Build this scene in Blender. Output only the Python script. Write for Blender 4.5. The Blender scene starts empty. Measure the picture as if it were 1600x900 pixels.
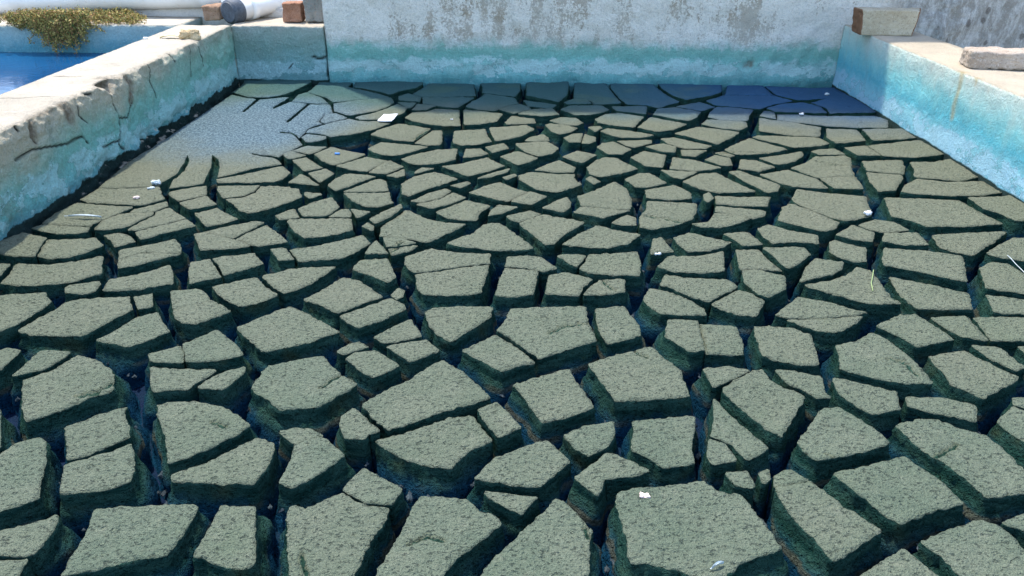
import bpy, bmesh, math, random
import numpy as np
from mathutils import Vector, Matrix, noise, geometry
random.seed(7); rng = np.random.default_rng(7)
S = bpy.context.scene; COL = S.collection
# ---------------------------------------------------------------- camera
H = 0.85; FPX = 1200.0
cam = bpy.data.cameras.new('camera'); camo = bpy.data.objects.new('camera', cam); COL.objects.link(camo)
cam.sensor_width = 36.0; cam.lens = 36.0*FPX/1600.0; cam.clip_start = 0.02; cam.clip_end = 2000
PITCH = math.atan2(614, FPX); YAW = math.radians(0.64); ROLL = math.radians(-0.35)
MW = (Matrix.Translation((0, 0, H)) @ Matrix.Rotation(YAW, 4, 'Z') @ Matrix.Rotation(math.pi/2-PITCH, 4, 'X')
      @ Matrix.Rotation(-ROLL, 4, 'Z'))
camo.matrix_world = MW; S.camera = camo
# ---------------------------------------------------------------- world, sun, exposure
SUN_EL = math.radians(69); SUN_AZ = math.radians(-38)      # azimuth measured from +Y towards +X
w = bpy.data.worlds.new('World'); S.world = w; w.use_nodes = True
nt = w.node_tree; nt.nodes.clear()
sky = nt.nodes.new('ShaderNodeTexSky'); sky.sky_type = 'NISHITA'; sky.sun_disc = False
sky.sun_elevation = SUN_EL; sky.sun_rotation = SUN_AZ; sky.air_density = 1.0; sky.dust_density = 0.8; sky.ozone_density = 1.3
bg = nt.nodes.new('ShaderNodeBackground'); bg.inputs['Strength'].default_value = 0.15
wo = nt.nodes.new('ShaderNodeOutputWorld'); nt.links.new(sky.outputs[0], bg.inputs[0]); nt.links.new(bg.outputs[0], wo.inputs[0])
sl = bpy.data.lights.new('sun', 'SUN'); sl.energy = 2.0; sl.angle = math.radians(1.6); sl.color = (1.0, 0.95, 0.86)
so = bpy.data.objects.new('sun', sl); COL.objects.link(so)
sd = Vector((math.sin(SUN_AZ)*math.cos(SUN_EL), math.cos(SUN_AZ)*math.cos(SUN_EL), math.sin(SUN_EL)))
so.rotation_euler = sd.to_track_quat('Z', 'Y').to_euler()
S.view_settings.view_transform = 'Standard'; S.view_settings.look = 'None'
S.view_settings.exposure = 1.8; S.view_settings.gamma = 1.0; S.view_settings.use_curve_mapping = False

# ---------------------------------------------------------------- pixel <-> world helpers
R3 = MW.to_3x3(); CP = MW.translation.copy()
def ray(px, py): return (R3 @ Vector(((px-800)/FPX, -(py-450)/FPX, -1.0)))
def on_plane(px, py, p, n):
    d = ray(px, py); t = (p-CP).dot(n)/d.dot(n); return CP+d*t
def on_z(px, py, z=0.0): return on_plane(px, py, Vector((0, 0, z)), Vector((0, 0, 1)))
def proj(p):
    l = R3.transposed() @ (p-CP); return (800+FPX*l.x/-l.z, 450-FPX*l.y/-l.z)

# ---------------------------------------------------------------- object helpers
def tag(o, label=None, cat=None, group=None, kind=None):
    if label: o['label'] = label
    if cat: o['category'] = cat
    if group: o['group'] = group
    if kind: o['kind'] = kind
    return o
def mkobj(name, me, mat=None, parent=None, loc=None):
    o = bpy.data.objects.new(name, me); COL.objects.link(o)
    if mat and me is not None:
        for m in (mat if isinstance(mat, (list, tuple)) else [mat]): me.materials.append(m)
    if parent is not None: o.parent = parent
    if loc is not None: o.location = loc
    return o
def empty(name, loc):
    o = bpy.data.objects.new(name, None); o.location = loc; o.empty_display_size = 0.05; COL.objects.link(o); return o
def mesh_from(name, vs, fs, smooth=True):
    me = bpy.data.meshes.new(name); me.from_pydata([tuple(v) for v in vs], [], fs); me.update()
    if smooth: me.polygons.foreach_set('use_smooth', [len(p.vertices) <= 4 for p in me.polygons])
    return me
def fbm(p, sc, oc=3, seed=0.0):
    return noise.fractal(Vector((p[0]*sc+seed, p[1]*sc-seed*1.7, p[2]*sc+seed*.3)), 0.6, 2.1, oc)

# ---------------------------------------------------------------- material helpers
class NT:
    def __init__(s, name):
        s.m = bpy.data.materials.new(name); s.m.use_nodes = True; s.t = s.m.node_tree; s.t.nodes.clear()
        s.out = s.t.nodes.new('ShaderNodeOutputMaterial'); s.b = s.t.nodes.new('ShaderNodeBsdfPrincipled')
        s.t.links.new(s.b.outputs[0], s.out.inputs[0])
        s.g = s.t.nodes.new('ShaderNodeNewGeometry')
        x = s.t.nodes.new('ShaderNodeSeparateXYZ'); s.t.links.new(s.g.outputs['Position'], x.inputs[0]); s.xyz = x
        s.pos = s.g.outputs['Position']
    def lk(s, a, b):
        if isinstance(a, (int, float)): b.default_value = a
        elif isinstance(a, tuple): b.default_value = a if len(a) == 4 or b.type == 'VECTOR' else (*a, 1)
        else: s.t.links.new(a, b)
    def math(s, op, a, b=0.0, c=None, clamp=False):
        n = s.t.nodes.new('ShaderNodeMath'); n.operation = op; n.use_clamp = clamp
        s.lk(a, n.inputs[0]); s.lk(b, n.inputs[1])
        if c is not None: s.lk(c, n.inputs[2])
        return n.outputs[0]
    def mul(s, v, vec):
        n = s.t.nodes.new('ShaderNodeVectorMath'); n.operation = 'MULTIPLY'; s.lk(v, n.inputs[0]); n.inputs[1].default_value = vec; return n.outputs[0]
    def noise(s, sc, det=4, rough=.6, vec=None, dist=0.0):
        n = s.t.nodes.new('ShaderNodeTexNoise'); n.inputs['Scale'].default_value = sc; n.inputs['Detail'].default_value = det
        n.inputs['Roughness'].default_value = rough; n.inputs['Distortion'].default_value = dist
        s.lk(vec if vec is not None else s.pos, n.inputs['Vector']); return n.outputs['Fac']
    def voro(s, sc, vec=None, feat='F1'):
        n = s.t.nodes.new('ShaderNodeTexVoronoi'); n.feature = feat; n.inputs['Scale'].default_value = sc
        s.lk(vec if vec is not None else s.pos, n.inputs['Vector']); return n.outputs['Distance']
    def ss(s, v, lo, hi, a=0.0, b=1.0):
        n = s.t.nodes.new('ShaderNodeMapRange'); n.interpolation_type = 'SMOOTHSTEP'
        s.lk(v, n.inputs[0]); n.inputs[1].default_value = lo; n.inputs[2].default_value = hi; n.inputs[3].default_value = a; n.inputs[4].default_value = b
        return n.outputs[0]
    def mix(s, f, a, b, mode='MIX'):
        n = s.t.nodes.new('ShaderNodeMix'); n.data_type = 'RGBA'; n.blend_type = mode
        s.lk(f, n.inputs[0]); s.lk(a, n.inputs[6]); s.lk(b, n.inputs[7]); return n.outputs[2]
    def ramp(s, v, stops):
        n = s.t.nodes.new('ShaderNodeValToRGB'); e = n.color_ramp.elements
        while len(e) < len(stops): e.new(0.5)
        for k, (p, c) in enumerate(stops): e[k].position = p; e[k].color = (*c, 1)
        s.lk(v, n.inputs[0]); return n.outputs[0]
    def attr(s, name):
        n = s.t.nodes.new('ShaderNodeAttribute'); n.attribute_name = name; return n.outputs['Fac']
    def bump(s, h, dist, strength=1.0, prev=None):
        n = s.t.nodes.new('ShaderNodeBump'); n.inputs['Strength'].default_value = strength; n.inputs['Distance'].default_value = dist
        s.lk(h, n.inputs['Height'])
        if prev is not None: s.lk(prev, n.inputs['Normal'])
        return n.outputs[0]
    def fin(s, col, rough=.8, nrm=None, spec=.3):
        s.lk(col, s.b.inputs['Base Color']); s.lk(rough, s.b.inputs['Roughness'])
        s.lk(spec, s.b.inputs['Specular IOR Level'])
        if nrm is not None: s.lk(nrm, s.b.inputs['Normal'])
        return s.m

# ---- mud: grey-green crust on top, green and navy flanks with crack shade in their colour
def mat_mud():
    k = NT('mud_block')
    X, Y, Z = k.xyz.outputs
    side = k.attr('side')
    n1 = k.noise(7, 4); n2 = k.noise(120, 3, .7); n3 = k.noise(420, 2, .7); nbig = k.noise(1.6, 3)
    top = k.mix(k.ss(n1, .3, .7), (.108, .140, .094), (.148, .170, .118))
    oi = k.t.nodes.new('ShaderNodeObjectInfo').outputs['Random']
    top = k.mix(k.math('MULTIPLY', oi, .35), top, (.158, .160, .108))
    top = k.mix(k.ss(k.noise(3.1, 4, .6), .52, .72, 0, .35), top, (.105, .145, .085))
    top = k.mix(k.ss(k.noise(28, 4, .7), .58, .70, 0, .35), top, (.23, .24, .17))
    # crust is greener near the near edge and browner to the right far side
    far = k.ss(k.math('ADD', Y, k.math('MULTIPLY', nbig, .8)), 1.2, 3.0)
    top = k.mix(k.math('MULTIPLY', far, .6), top, (.200, .192, .130))
    top = k.mix(k.ss(n3, .36, .58, .50, 0.), top, (.060, .085, .055))
    top = k.mix(k.ss(k.noise(115, 3, .65, k.mul(k.pos, (1, 1.5, 1))), .30, .39, .42, 0.), top, (.060, .085, .055))
    pit = k.voro(95, k.mul(k.pos, (1, 1.25, 1)))
    top = k.mix(k.ss(pit, .03, .22, .36, 0.), top, (.06, .10, .07))
    top = k.mix(k.ss(k.noise(260, 3, .8), .58, .75, 0, .3), top, (.40, .42, .32))
    # wall shade put into far-end colour; damp far left sheet with painted sky sheen
    zone = k.ss(k.math('ADD', k.math('ADD', Y, k.math('MULTIPLY', X, .16)), k.math('MULTIPLY', k.noise(2.6, 3), .5)), 3.42, 4.05)
    wall_shade = k.mix(k.ss(k.noise(3.2, 2), .52, .70), (.038, .13, .17), (.13, .20, .13))
    wall_shade = k.mix(k.ss(k.math('ADD', X, k.math('MULTIPLY', k.noise(2, 2), 1.0)), 0.7, 1.7), wall_shade, (.016, .090, .215))
    top = k.mix(k.math('MULTIPLY', zone, .88), top, wall_shade)  # back wall shade mixed into the mud colour
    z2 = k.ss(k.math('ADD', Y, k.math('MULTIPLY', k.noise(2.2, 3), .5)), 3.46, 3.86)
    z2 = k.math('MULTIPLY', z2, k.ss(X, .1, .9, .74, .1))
    top = k.mix(z2, top, (.040, .100, .085))  # wall shade carried on to the left, as darker mud colour
    dx = k.math('MULTIPLY', k.math('ADD', X, 1.12), 1.15); dy = k.math('MULTIPLY', k.math('ADD', Y, -3.18), .95)
    dd = k.math('SQRT', k.math('ADD', k.math('MULTIPLY', dx, dx), k.math('MULTIPLY', dy, dy)))
    wet = k.ss(k.math('ADD', dd, k.math('MULTIPLY', k.noise(5, 4), .25)), .38, .80, 1., 0.)
    wet = k.math('MULTIPLY', wet, k.ss(k.math('ADD', Y, k.math('MULTIPLY', k.noise(4, 3), .3)), 3.62, 3.85, 1, 0))
    speck = k.ss(k.noise(110, 4, .85), .44, .56)
    wet_sheen = k.mix(speck, (.030, .075, .12), (.15, .245, .29))  # sky reflection on the wet grain painted as pale blue specks
    top = k.mix(k.math('MULTIPLY', wet, .78), top, wet_sheen)
    # flanks, darker and bluer downward: crack shade put into the colour
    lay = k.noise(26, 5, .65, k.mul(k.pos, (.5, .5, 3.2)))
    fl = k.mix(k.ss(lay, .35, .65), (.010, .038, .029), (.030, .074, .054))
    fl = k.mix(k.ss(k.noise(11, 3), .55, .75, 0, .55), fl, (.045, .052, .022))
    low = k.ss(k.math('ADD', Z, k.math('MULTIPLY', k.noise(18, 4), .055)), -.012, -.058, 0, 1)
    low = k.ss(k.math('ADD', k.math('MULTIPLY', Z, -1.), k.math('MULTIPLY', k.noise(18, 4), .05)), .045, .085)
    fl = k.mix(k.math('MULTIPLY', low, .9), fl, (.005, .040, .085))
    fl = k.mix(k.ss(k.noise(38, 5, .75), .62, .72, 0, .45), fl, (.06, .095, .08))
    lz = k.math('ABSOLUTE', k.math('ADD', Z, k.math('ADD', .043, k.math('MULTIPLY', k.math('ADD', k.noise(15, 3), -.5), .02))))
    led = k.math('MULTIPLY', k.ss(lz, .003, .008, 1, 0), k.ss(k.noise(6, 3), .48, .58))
    fl = k.mix(k.math('MULTIPLY', led, .7), fl, (.085, .085, .055))  # tan streaks, sunlit ledges put into the flank colour
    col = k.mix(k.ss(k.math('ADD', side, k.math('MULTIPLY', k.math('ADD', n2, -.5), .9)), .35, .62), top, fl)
    hgt = k.math('ADD', k.math('ADD', k.math('MULTIPLY', k.ss(pit, 0, .3), .45), k.ss(k.noise(115, 3, .65, k.mul(k.pos, (1, 1.5, 1))), .30, .42)), k.math('ADD', k.math('MULTIPLY', n2, .8), k.math('MULTIPLY', n3, .45)))
    hgt = k.math('ADD', hgt, k.math('MULTIPLY', k.noise(62, 4, .7, k.mul(k.pos, (1, 1.3, 1))), 1.2))
    nr = k.bump(hgt, .0105, 1.0)
    rough = k.math('SUBTRACT', .92, k.math('MULTIPLY', wet, k.math('MULTIPLY', speck, .35)))
    rough = k.math('SUBTRACT', rough, k.math('MULTIPLY', side, .25))
    return k.fin(col, rough, nr, k.math('MULTIPLY', k.math('SUBTRACT', 1.05, side), .22))
M_MUD = mat_mud()
def mat_bed():
    k = NT('wet_shaded_bed')
    c = k.mix(k.ss(k.noise(9, 4), .35, .65), (.001, .010, .036), (.001, .016, .036))  # crack shade and reflected sky blue put into the bed colour
    c = k.mix(k.ss(k.noise(45, 5, .7), .60, .70, 0, .3), c, (.03, .05, .07))
    return k.fin(c, .6, k.bump(k.noise(40, 5, .7), .02), .12)
M_BED = mat_bed()
def wallmat(name, stops, ztop, up=None, streak=.35, grain=.5, peel=None, topc=(.62, .54, .40), foot=0):
    k = NT(name); X, Y, Z = k.xyz.outputs
    n = k.noise(9, 5, .65); fine = k.noise(150, 4, .75)
    st = k.noise(14, 4, .6, k.mul(k.pos, (1, 1, .10)))
    zz = k.math('ADD', Z, k.math('ADD', k.math('MULTIPLY', k.math('ADD', n, -.5), .10), k.math('MULTIPLY', k.math('ADD', st, -.5), .05)))
    c = k.ramp(k.math('DIVIDE', zz, ztop), stops)
    if up: c = up(k, c, zz, Z)
    c = k.mix(k.ss(st, .5, .75, 0, streak), c, k.mix(.5, c, (.30, .36, .34)))
    if peel:
        z2 = k.math('ADD', Z, k.math('MULTIPLY', k.math('ADD', k.noise(13, 5, .62), -.5), .16))
        band = k.math('MULTIPLY', k.ss(z2, peel[0], peel[0]+.004), k.ss(z2, peel[1], peel[1]+.02, 1, 0))
        pn = k.noise(6, 6, .7, k.mul(k.pos, (1, 1, 1.4)))
        b2 = k.math('MULTIPLY', band, k.ss(pn, .46, .475))
        c = k.mix(k.math('MULTIPLY', b2, .75), c, peel[2])
        rim = k.math('MULTIPLY', band, k.ss(k.math('ABSOLUTE', k.math('ADD', pn, -.462)), .0, .009, .6, 0))
        c = k.mix(rim, c, (.06, .13, .13))
    c = k.mix(k.ss(fine, .3, .62, grain, 0), c, k.mix(.55, c, (.12, .19, .18)))
    c = k.mix(k.ss(k.noise(70, 5, .8), .52, .66, 0, grain*.8), c, k.mix(.5, c, (.80, .88, .84)))
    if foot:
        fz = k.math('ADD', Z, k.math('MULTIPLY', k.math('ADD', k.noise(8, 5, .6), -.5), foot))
        c = k.mix(k.ss(fz, .004, .010, 1, 0), c, (.018, .042, .036))  # scalloped dark foot, shade of the gap put into the wall colour
    nz = k.t.nodes.new('ShaderNodeSeparateXYZ'); k.lk(k.g.outputs['Normal'], nz.inputs[0])
    tp = k.ss(k.math('ADD', nz.outputs[2], k.math('MULTIPLY', k.math('ADD', fine, -.5), .6)), .45, .8)
    tc = k.mix(k.ss(k.noise(6, 5), .35, .7), topc, tuple(x*.82 for x in topc))
    tc = k.mix(k.ss(fine, .3, .5, .3, 0), tc, (.35, .28, .2))
    c = k.mix(tp, c, tc)
    cr = k.attr('crack'); c = k.mix(cr, c, (.018, .022, .018))
    ex = k.attr('earth'); c = k.mix(k.math('MULTIPLY', ex, k.ss(k.noise(40, 4, .7), .3, .6, .4, 1)), c, (.20, .15, .10))
    ru = k.attr('rust'); c = k.mix(ru, c, (.50, .36, .13))
    h = k.math('ADD', fine, k.math('MULTIPLY', k.noise(38, 6, .75), 2.2))
    return k.fin(c, .9, k.bump(h, .010, 1.), .2)
def up_tall(k, c, zz, Z):
    X = k.xyz.outputs[0]
    v = k.mul(k.pos, (1.3, 1.3, .5))
    a = k.math('ADD', k.noise(4.5, 8, .76, v), k.math('MULTIPLY', k.noise(90, 4, .85), .5))
    a = k.math('ADD', a, k.ss(X, -.95, -.1, .12, 0.))
    d = k.math('SUBTRACT', a, k.ss(X, .15, .5, 0., -.06)) 
    base = k.mix(k.ss(k.noise(8, 4), .35, .65), (.52, .42, .31), (.66, .58, .47))
    plaster = k.mix(k.ss(d, .725, .76), base, (.97, .90, .78))
    # right of the side wall the plaster is grey and pocked with dark splashes
    sp = k.voro(13, k.mul(k.pos, (1.3, 1.3, .8))); sp = k.math('ADD', sp, k.math('MULTIPLY', k.noise(30, 3), .35))
    gr = k.mix(k.ss(k.noise(22, 6, .75, v), .42, .62), (.38, .35, .31), (.66, .64, .60))
    gr = k.mix(k.ss(sp, .33, .42, .75, 0), gr, (.15, .12, .10))
    plaster = k.mix(k.ss(k.math('ADD', X, k.math('MULTIPLY', k.noise(4, 3), .5)), 1.9, 2.2), plaster, gr)
    drip = k.math('MULTIPLY', k.ss(k.math('ADD', Z, k.math('MULTIPLY', k.math('ADD', k.noise(30, 5, .8, k.mul(k.pos, (1, 1, .35))), -.5), .16)), .165, .185), k.ss(k.noise(12, 5, .75), .47, .53))
    c = k.mix(k.math('MULTIPLY', drip, .6), c, (.80, .88, .82))
    grit = k.ss(k.noise(55, 6, .85), .54, .60, 0, .5)
    plaster = k.mix(grit, plaster, k.mix(.5, plaster, (.34, .30, .25)))
    m = k.math('MAXIMUM', k.ss(zz, .165, .245), k.ss(X, 1.84, 1.86))
    return k.mix(m, c, plaster)
M_TALL = wallmat('stained_plaster', [(0, (.12, .36, .36)), (.10, (.20, .52, .49)), (.3, (.42, .74, .68)), (.5, (.24, .55, .46)), (.68, (.32, .60, .49)), (.80, (.42, .58, .48)), (.9, (.66, .68, .56)), (1, (.72, .68, .58))],
                 .25, up_tall, .25, .5, (.045, .105, (.62, .84, .78)))
def up_left(k, c, zz, Z):
    Y = k.xyz.outputs[1]
    v = k.math('ADD', k.math('ADD', Z, k.math('MULTIPLY', k.math('ADD', k.noise(3, 5, .65), -.5), .28)), k.math('MULTIPLY', Y, -.075))
    c = k.mix(k.ss(v, -.07, .07, 0, .85), c, (.64, .52, .36))
    return k.mix(k.ss(k.noise(7, 6, .75), .56, .64, 0, .5), c, (.24, .30, .22))
M_LEFT = wallmat('algae_plaster', [(0, (.15, .40, .44)), (.18, (.24, .60, .55)), (.45, (.24, .53, .43)), (.7, (.34, .54, .42)), (.88, (.42, .47, .36)), (1, (.52, .45, .33))], .29, up_left, .35, .6, (.02, .095, (.46, .74, .72)), (.66, .57, .44), .09)
M_RIGHT = wallmat('blue_plaster', [(0, (.20, .50, .62)), (.2, (.32, .68, .76)), (.42, (.14, .56, .66)), (.62, (.27, .68, .70)), (.84, (.56, .78, .72)), (1, (.72, .78, .68))], .29, None, .45, .32, (.0, .075, (.42, .68, .80)), (.66, .56, .42), .02)
M_LOW = wallmat('low_wall_plaster', [(0, (.16, .36, .36)), (.3, (.26, .48, .46)), (.6, (.27, .42, .36)), (.85, (.36, .43, .36)), (1, (.42, .42, .36))], .29, None, .35, .5, (.02, .09, (.45, .68, .68)), (.66, .56, .43), .03)
M_TANKB = wallmat('tank_wall_plaster', [(0, (.12, .34, .42)), (.52, (.13, .40, .48)), (.66, (.34, .56, .58)), (.85, (.44, .56, .54)), (1, (.50, .54, .48))], .29, None, .3, .5, None, (.78, .68, .54))

# ---------------------------------------------------------------- setting: geometry of the basin
BL = on_z(374, 126); BR = on_z(1301, 133)
LN = on_z(0, 379); RN = on_z(1600, 318)
UP = Vector((0, 0, 1))
ub = (BR-BL).normalized(); nb = Vector((ub.y, -ub.x, 0))            # towards camera
if nb.y > 0: nb = -nb
ul = (LN-BL).normalized(); nl = Vector((ul.y, -ul.x, 0)); nl = nl if nl.x > 0 else -nl
ur = (RN-BR).normalized(); nr_ = Vector((ur.y, -ur.x, 0)); nr_ = nr_ if nr_.x < 0 else -nr_
ZW = on_plane(372, 39, BL, nb).z          # height of low walls
ZR = on_plane(1326, 38, BR, nb).z
BED = -0.088
print('basin', BL, BR, LN, RN, 'ZW', ZW, 'ZR', ZR)

def grid_box(name, a, u, L, n, T, z0, z1, res, disp, mat, cracks=(), resT=None, chunk=None, parent=None, fine_from=0):
    """box: a = inner bottom start, u along, n = towards the basin, thickness T away from n"""
    nu = max(2, int(L/res)); nz = max(2, int((z1-z0)/res)); nt_ = max(2, int(T/(resT or res)))
    vid = {}; vs = []; fs = []
    def V(i, j, kk):
        key = (i, j, kk)
        if key not in vid:
            vid[key] = len(vs); vs.append(a + u*(L*i/nu) - n*(T*j/nt_) + UP*(z0+(z1-z0)*kk/nz))
        return vid[key]
    for i in range(nu):
        for kk in range(nz): fs.append((V(i, 0, kk), V(i+1, 0, kk), V(i+1, 0, kk+1), V(i, 0, kk+1)))
        for j in range(nt_): fs.append((V(i, j, nz), V(i+1, j, nz), V(i+1, j+1, nz), V(i, j+1, nz)))
    # coarse hidden sides
    for i0, flip in ((0, 0), (nu, 1)):
        for j in range(nt_):
            for kk in range(nz): fs.append((V(i0, j, kk), V(i0, j, kk+1), V(i0, j+1, kk+1), V(i0, j+1, kk)))
    for i in range(nu):
        for kk in range(nz): fs.append((V(i, nt_, kk), V(i, nt_, kk+1), V(i+1, nt_, kk+1), V(i+1, nt_, kk)))
    base = a + u*(L/2)
    P = np.array([tuple(v) for v in vs]); attrs = {'crack': np.zeros(len(vs)), 'earth': np.zeros(len(vs)), 'rust': np.zeros(len(vs))}
    off = np.zeros_like(P)
    an = np.array(n); aU = np.array(u)
    U = (P-np.array(a)) @ aU; D = -(P-np.array(a)) @ an; Zc = P[:, 2]
    for idx in range(len(vs)):
        off[idx] = disp(vs[idx], U[idx], D[idx], Zc[idx])
    for kind, pts, wd, dep in cracks:       # polylines in (u, z) on the inner face, or (u, d) on the top ('t' kinds)
        Q = np.stack([U, D if kind.startswith('t') else Zc], 1)
        onf = (Zc > z1-.002) if kind.startswith('t') else (D < .02)
        best = np.full(len(vs), 9.0)
        for (p, q) in zip(pts[:-1], pts[1:]):
            p = np.array(p); q = np.array(q); d = q-p; t = np.clip(((Q-p) @ d)/max(d @ d, 1e-9), 0, 1)
            best = np.minimum(best, np.hypot(*(Q-(p+t[:, None]*d)).T))
        m = np.clip(1.45-best/wd, 0, 1)*onf
        if kind.endswith('rust'): attrs['rust'] = np.maximum(attrs['rust'], m*.6)
        elif kind.endswith('earth'): attrs['earth'] = np.maximum(attrs['earth'], m)
        else: attrs['crack'] = np.maximum(attrs['crack'], np.clip(m*1.2, 0, 1))
        dirn = np.array((0, 0, 1.)) if kind.startswith('t') else an
        off -= dirn[None, :]*(m*dep)[:, None]
    P = P+off
    me = mesh_from(name, P-np.array(base), fs)
    bm = bmesh.new(); bm.from_mesh(me); bmesh.ops.recalc_face_normals(bm, faces=bm.faces); bm.to_mesh(me); bm.free()
    for kx, arr in attrs.items():
        at = me.attributes.new(kx, 'FLOAT', 'POINT'); at.data.foreach_set('value', arr.astype(np.float32))
    return mkobj(name, me, mat, parent, base)

def rough_disp(n, amp, sc, zt, edge=.012, base_flare=0, er=None):
    n = Vector(n)
    def f(v, u, d, z):
        a = fbm(v, sc, 4)*amp + fbm(v, sc*5, 3, 5.)*amp*.35
        o = n*a*(1 if d < .5 else 0) + UP*(a*.5)
        # broken, rounded arrises along both top edges
        top = max(0, 1-(zt-z)/.035)
        e = edge*(0.35+1.2*max(0, fbm((u, d*3, 3.), 5, 4)-.05))
        if d < .03: o = o - n*top*e*.8*(1-d/.03) - UP*top*e*(1-d/.03)
        if er and d < .01:
            q = fbm((u*1.0, 2., z*1.5), 6, 4, 4.); w2 = max(0, 1-z/.055) if z > -.005 else 1
            g = math.exp(-((u-er[0])/er[1])**2)
            o = o - n*(er[2]*g*min(1, w2*1.6)*max(0, .55+q*1.6) + .008*w2*max(0, q+.2))
        if base_flare and d < .01: o = o + n*base_flare*max(0, 1-z/.08)
        return np.array(o)
    return f

def facepts(pl, a, u, plane_n, s=4.0, ox=0, oy=0):
    out = []
    for x, y in pl:
        p = on_plane(ox+x/s, oy+y/s, a, plane_n); out.append(((p-a).dot(u), p.z))
    return out
def toppts(pl, a, u, n, z, s=4.0, ox=0, oy=0):
    out = []
    for x, y in pl:
        p = on_z(ox+x/s, oy+y/s, z); out.append(((p-a).dot(u), -(p-a).dot(n)))
    return out

# --- left divider wall
LL = (LN-BL).length+2.6
F = lambda pl: facepts(pl, BL, ul, nl)
T_ = lambda pl: toppts(pl, BL, ul, nl, ZW)
cr = [('f', F([(610, 490), (685, 570), (700, 640), (720, 690), (735, 745), (745, 820), (748, 880), (735, 900), (790, 945)]), 0.0036, 0.008),
      ('f', F([(748, 880), (700, 895), (640, 925)]), 0.0028, 0.006),
      ('f', F([(735, 745), (795, 735), (830, 640)]), 0.0028, 0.004),
      ('f', F([(910, 380), (935, 430), (940, 500), (960, 570), (975, 610)]), 0.0028, 0.004),
      ('f', F([(1180, 290), (1190, 380), (1205, 470)]), 0.0028, 0.004),
      ('f', F([(1240, 290), (1265, 360), (1278, 410)]), 0.0036, 0.006),
      ('f', F([(1060, 315), (1085, 350), (1095, 385)]), 0.0028, 0.004),
      ('f', F([(1475, 160), (1490, 200), (1500, 260), (1505, 330)]), 0.0028, 0.004),
      ('f', F([(420, 900), (470, 870), (515, 850), (555, 895)]), 0.0030, 0.006),
      ('f', F([(495, 655), (510, 720), (560, 760)]), 0.0028, 0.003),
      ('f', F([(100, 1000), (200, 940), (330, 915), (420, 900)]), 0.0030, 0.006),
      ('f', F([(200, 750), (185, 850), (230, 900)]), 0.0028, 0.006),
      ('f', F([(545, 575), (580, 575)]), 0.0042, 0.006),
      ('f', F([(100, 790), (112, 815)]), 0.0054, 0.006),
      ('fearth', F([(635, 505), (700, 500), (690, 545), (670, 520)]), .020, .035),
      ('fearth', F([(790, 470), (820, 530), (815, 620)]), .018, .004),
      ('fearth', F([(400, 620), (430, 690), (440, 740)]), .022, .003),
      ('fearth', F([(200, 770), (215, 860)]), .02, .002),
      ('fearth', F([(0, 740), (150, 690), (330, 640)]), .02, .002),
      ('t', T_([(0, 610), (120, 610), (230, 605), (350, 600)]), 0.0036, 0.003),
      ('t', T_([(330, 480), (430, 485), (530, 478)]), 0.0030, 0.003),
      ('t', T_([(530, 438), (590, 432)]), 0.0028, 0.003),
      ('tearth', T_([(620, 490), (700, 480), (750, 470)]), .012, .02)]
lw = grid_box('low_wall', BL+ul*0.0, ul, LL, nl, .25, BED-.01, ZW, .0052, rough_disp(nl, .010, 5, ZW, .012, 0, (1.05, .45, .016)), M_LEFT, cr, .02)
tag(lw, 'cracked teal low wall with sunlit cream top, between the mud basin and blue water', 'wall')
# --- right wall
LR = (RN-BR).length+3.0
F = lambda pl: facepts(pl, BR, ur, nr_, 4.0, 1200, 0)
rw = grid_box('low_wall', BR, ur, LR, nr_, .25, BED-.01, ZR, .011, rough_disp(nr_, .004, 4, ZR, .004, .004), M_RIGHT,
              [('frust', F([(1215, 425), (1210, 490), (1185, 590), (1160, 660), (1148, 730)]), .013, 0), ('frust', F([(1305, 470), (1300, 520)]), .008, 0),
               ('frust', F([(1190, 430), (1240, 440)]), .008, 0)], .03)
tag(rw, 'smooth sky-blue low wall with cream top and rust streak along the right side', 'wall')
nw_a = BL+ul*(LL-.25); nw_b = BR+ur*(LR-.25); un_ = (nw_a-nw_b).normalized(); nn_w = Vector((un_.y, -un_.x, 0)); nn_w = nn_w if nn_w.y > 0 else -nn_w
nwall = grid_box('low_wall', nw_b+un_*.004, un_, (nw_a-nw_b).length-.008, nn_w, .22, BED-.01, ZW-.006, .03, rough_disp(nn_w, .006, 5, ZW, .006), M_RIGHT, (), .05)
tag(nwall, 'blue-stained low wall closing the near end of the basin, under the camera', 'wall')
# --- low back wall (left part) and tall back wall
JX = on_plane(514, 120, BL, nb); uJ = (JX-BL).dot(ub)
F = lambda pl: facepts(pl, BL, ub, nb, 4.0, 400, 0)
lb = grid_box('low_wall', BL-ub*.001, ub, uJ-.004, nb, .30, BED-.01, ZW-.004, .009, rough_disp(nb, .006, 5, ZW, .006, .004), M_LOW,
              [('f', F([(355, 355), (400, 368), (450, 355), (465, 345)]), .005, .008), ('f', F([(462, 180), (468, 300), (455, 400), (452, 470)]), .007, .02),
               ('f', F([(200, 440), (240, 380)]), .002, .003)], .03)
tag(lb, 'short green-stained low wall at the far left corner, below the two upright bricks', 'wall')
F = lambda pl: [(u_-uJ, z_) for u_, z_ in facepts(pl, BL, ub, nb, 4.0, 400, 0)]
def tall_disp(v, u, d, z):
    a = fbm(v, 4, 4)*.010+fbm(v, 22, 3, 3.)*.004
    o = Vector(nb)*(a if d < .1 else 0)
    if d < .01:
        # hand-thrown render thickens into a fillet in the right-hand corner
        q = max(0, 1-abs((BR-BL).length-u)/.30); o += Vector(nb)*(.05*q*q*(1+.5*fbm(v, 12, 3)))*(1 if z < ZR+.1 else max(0, 1-(z-ZR-.1)/.2))
        s = fbm((u*1.2, 0, z*2.2), 4, 4, 9.)
        o += Vector(nb)*(.004 if s > .05 and z < .12 else 0)
    return np.array(o)
HT = 2.0
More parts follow.
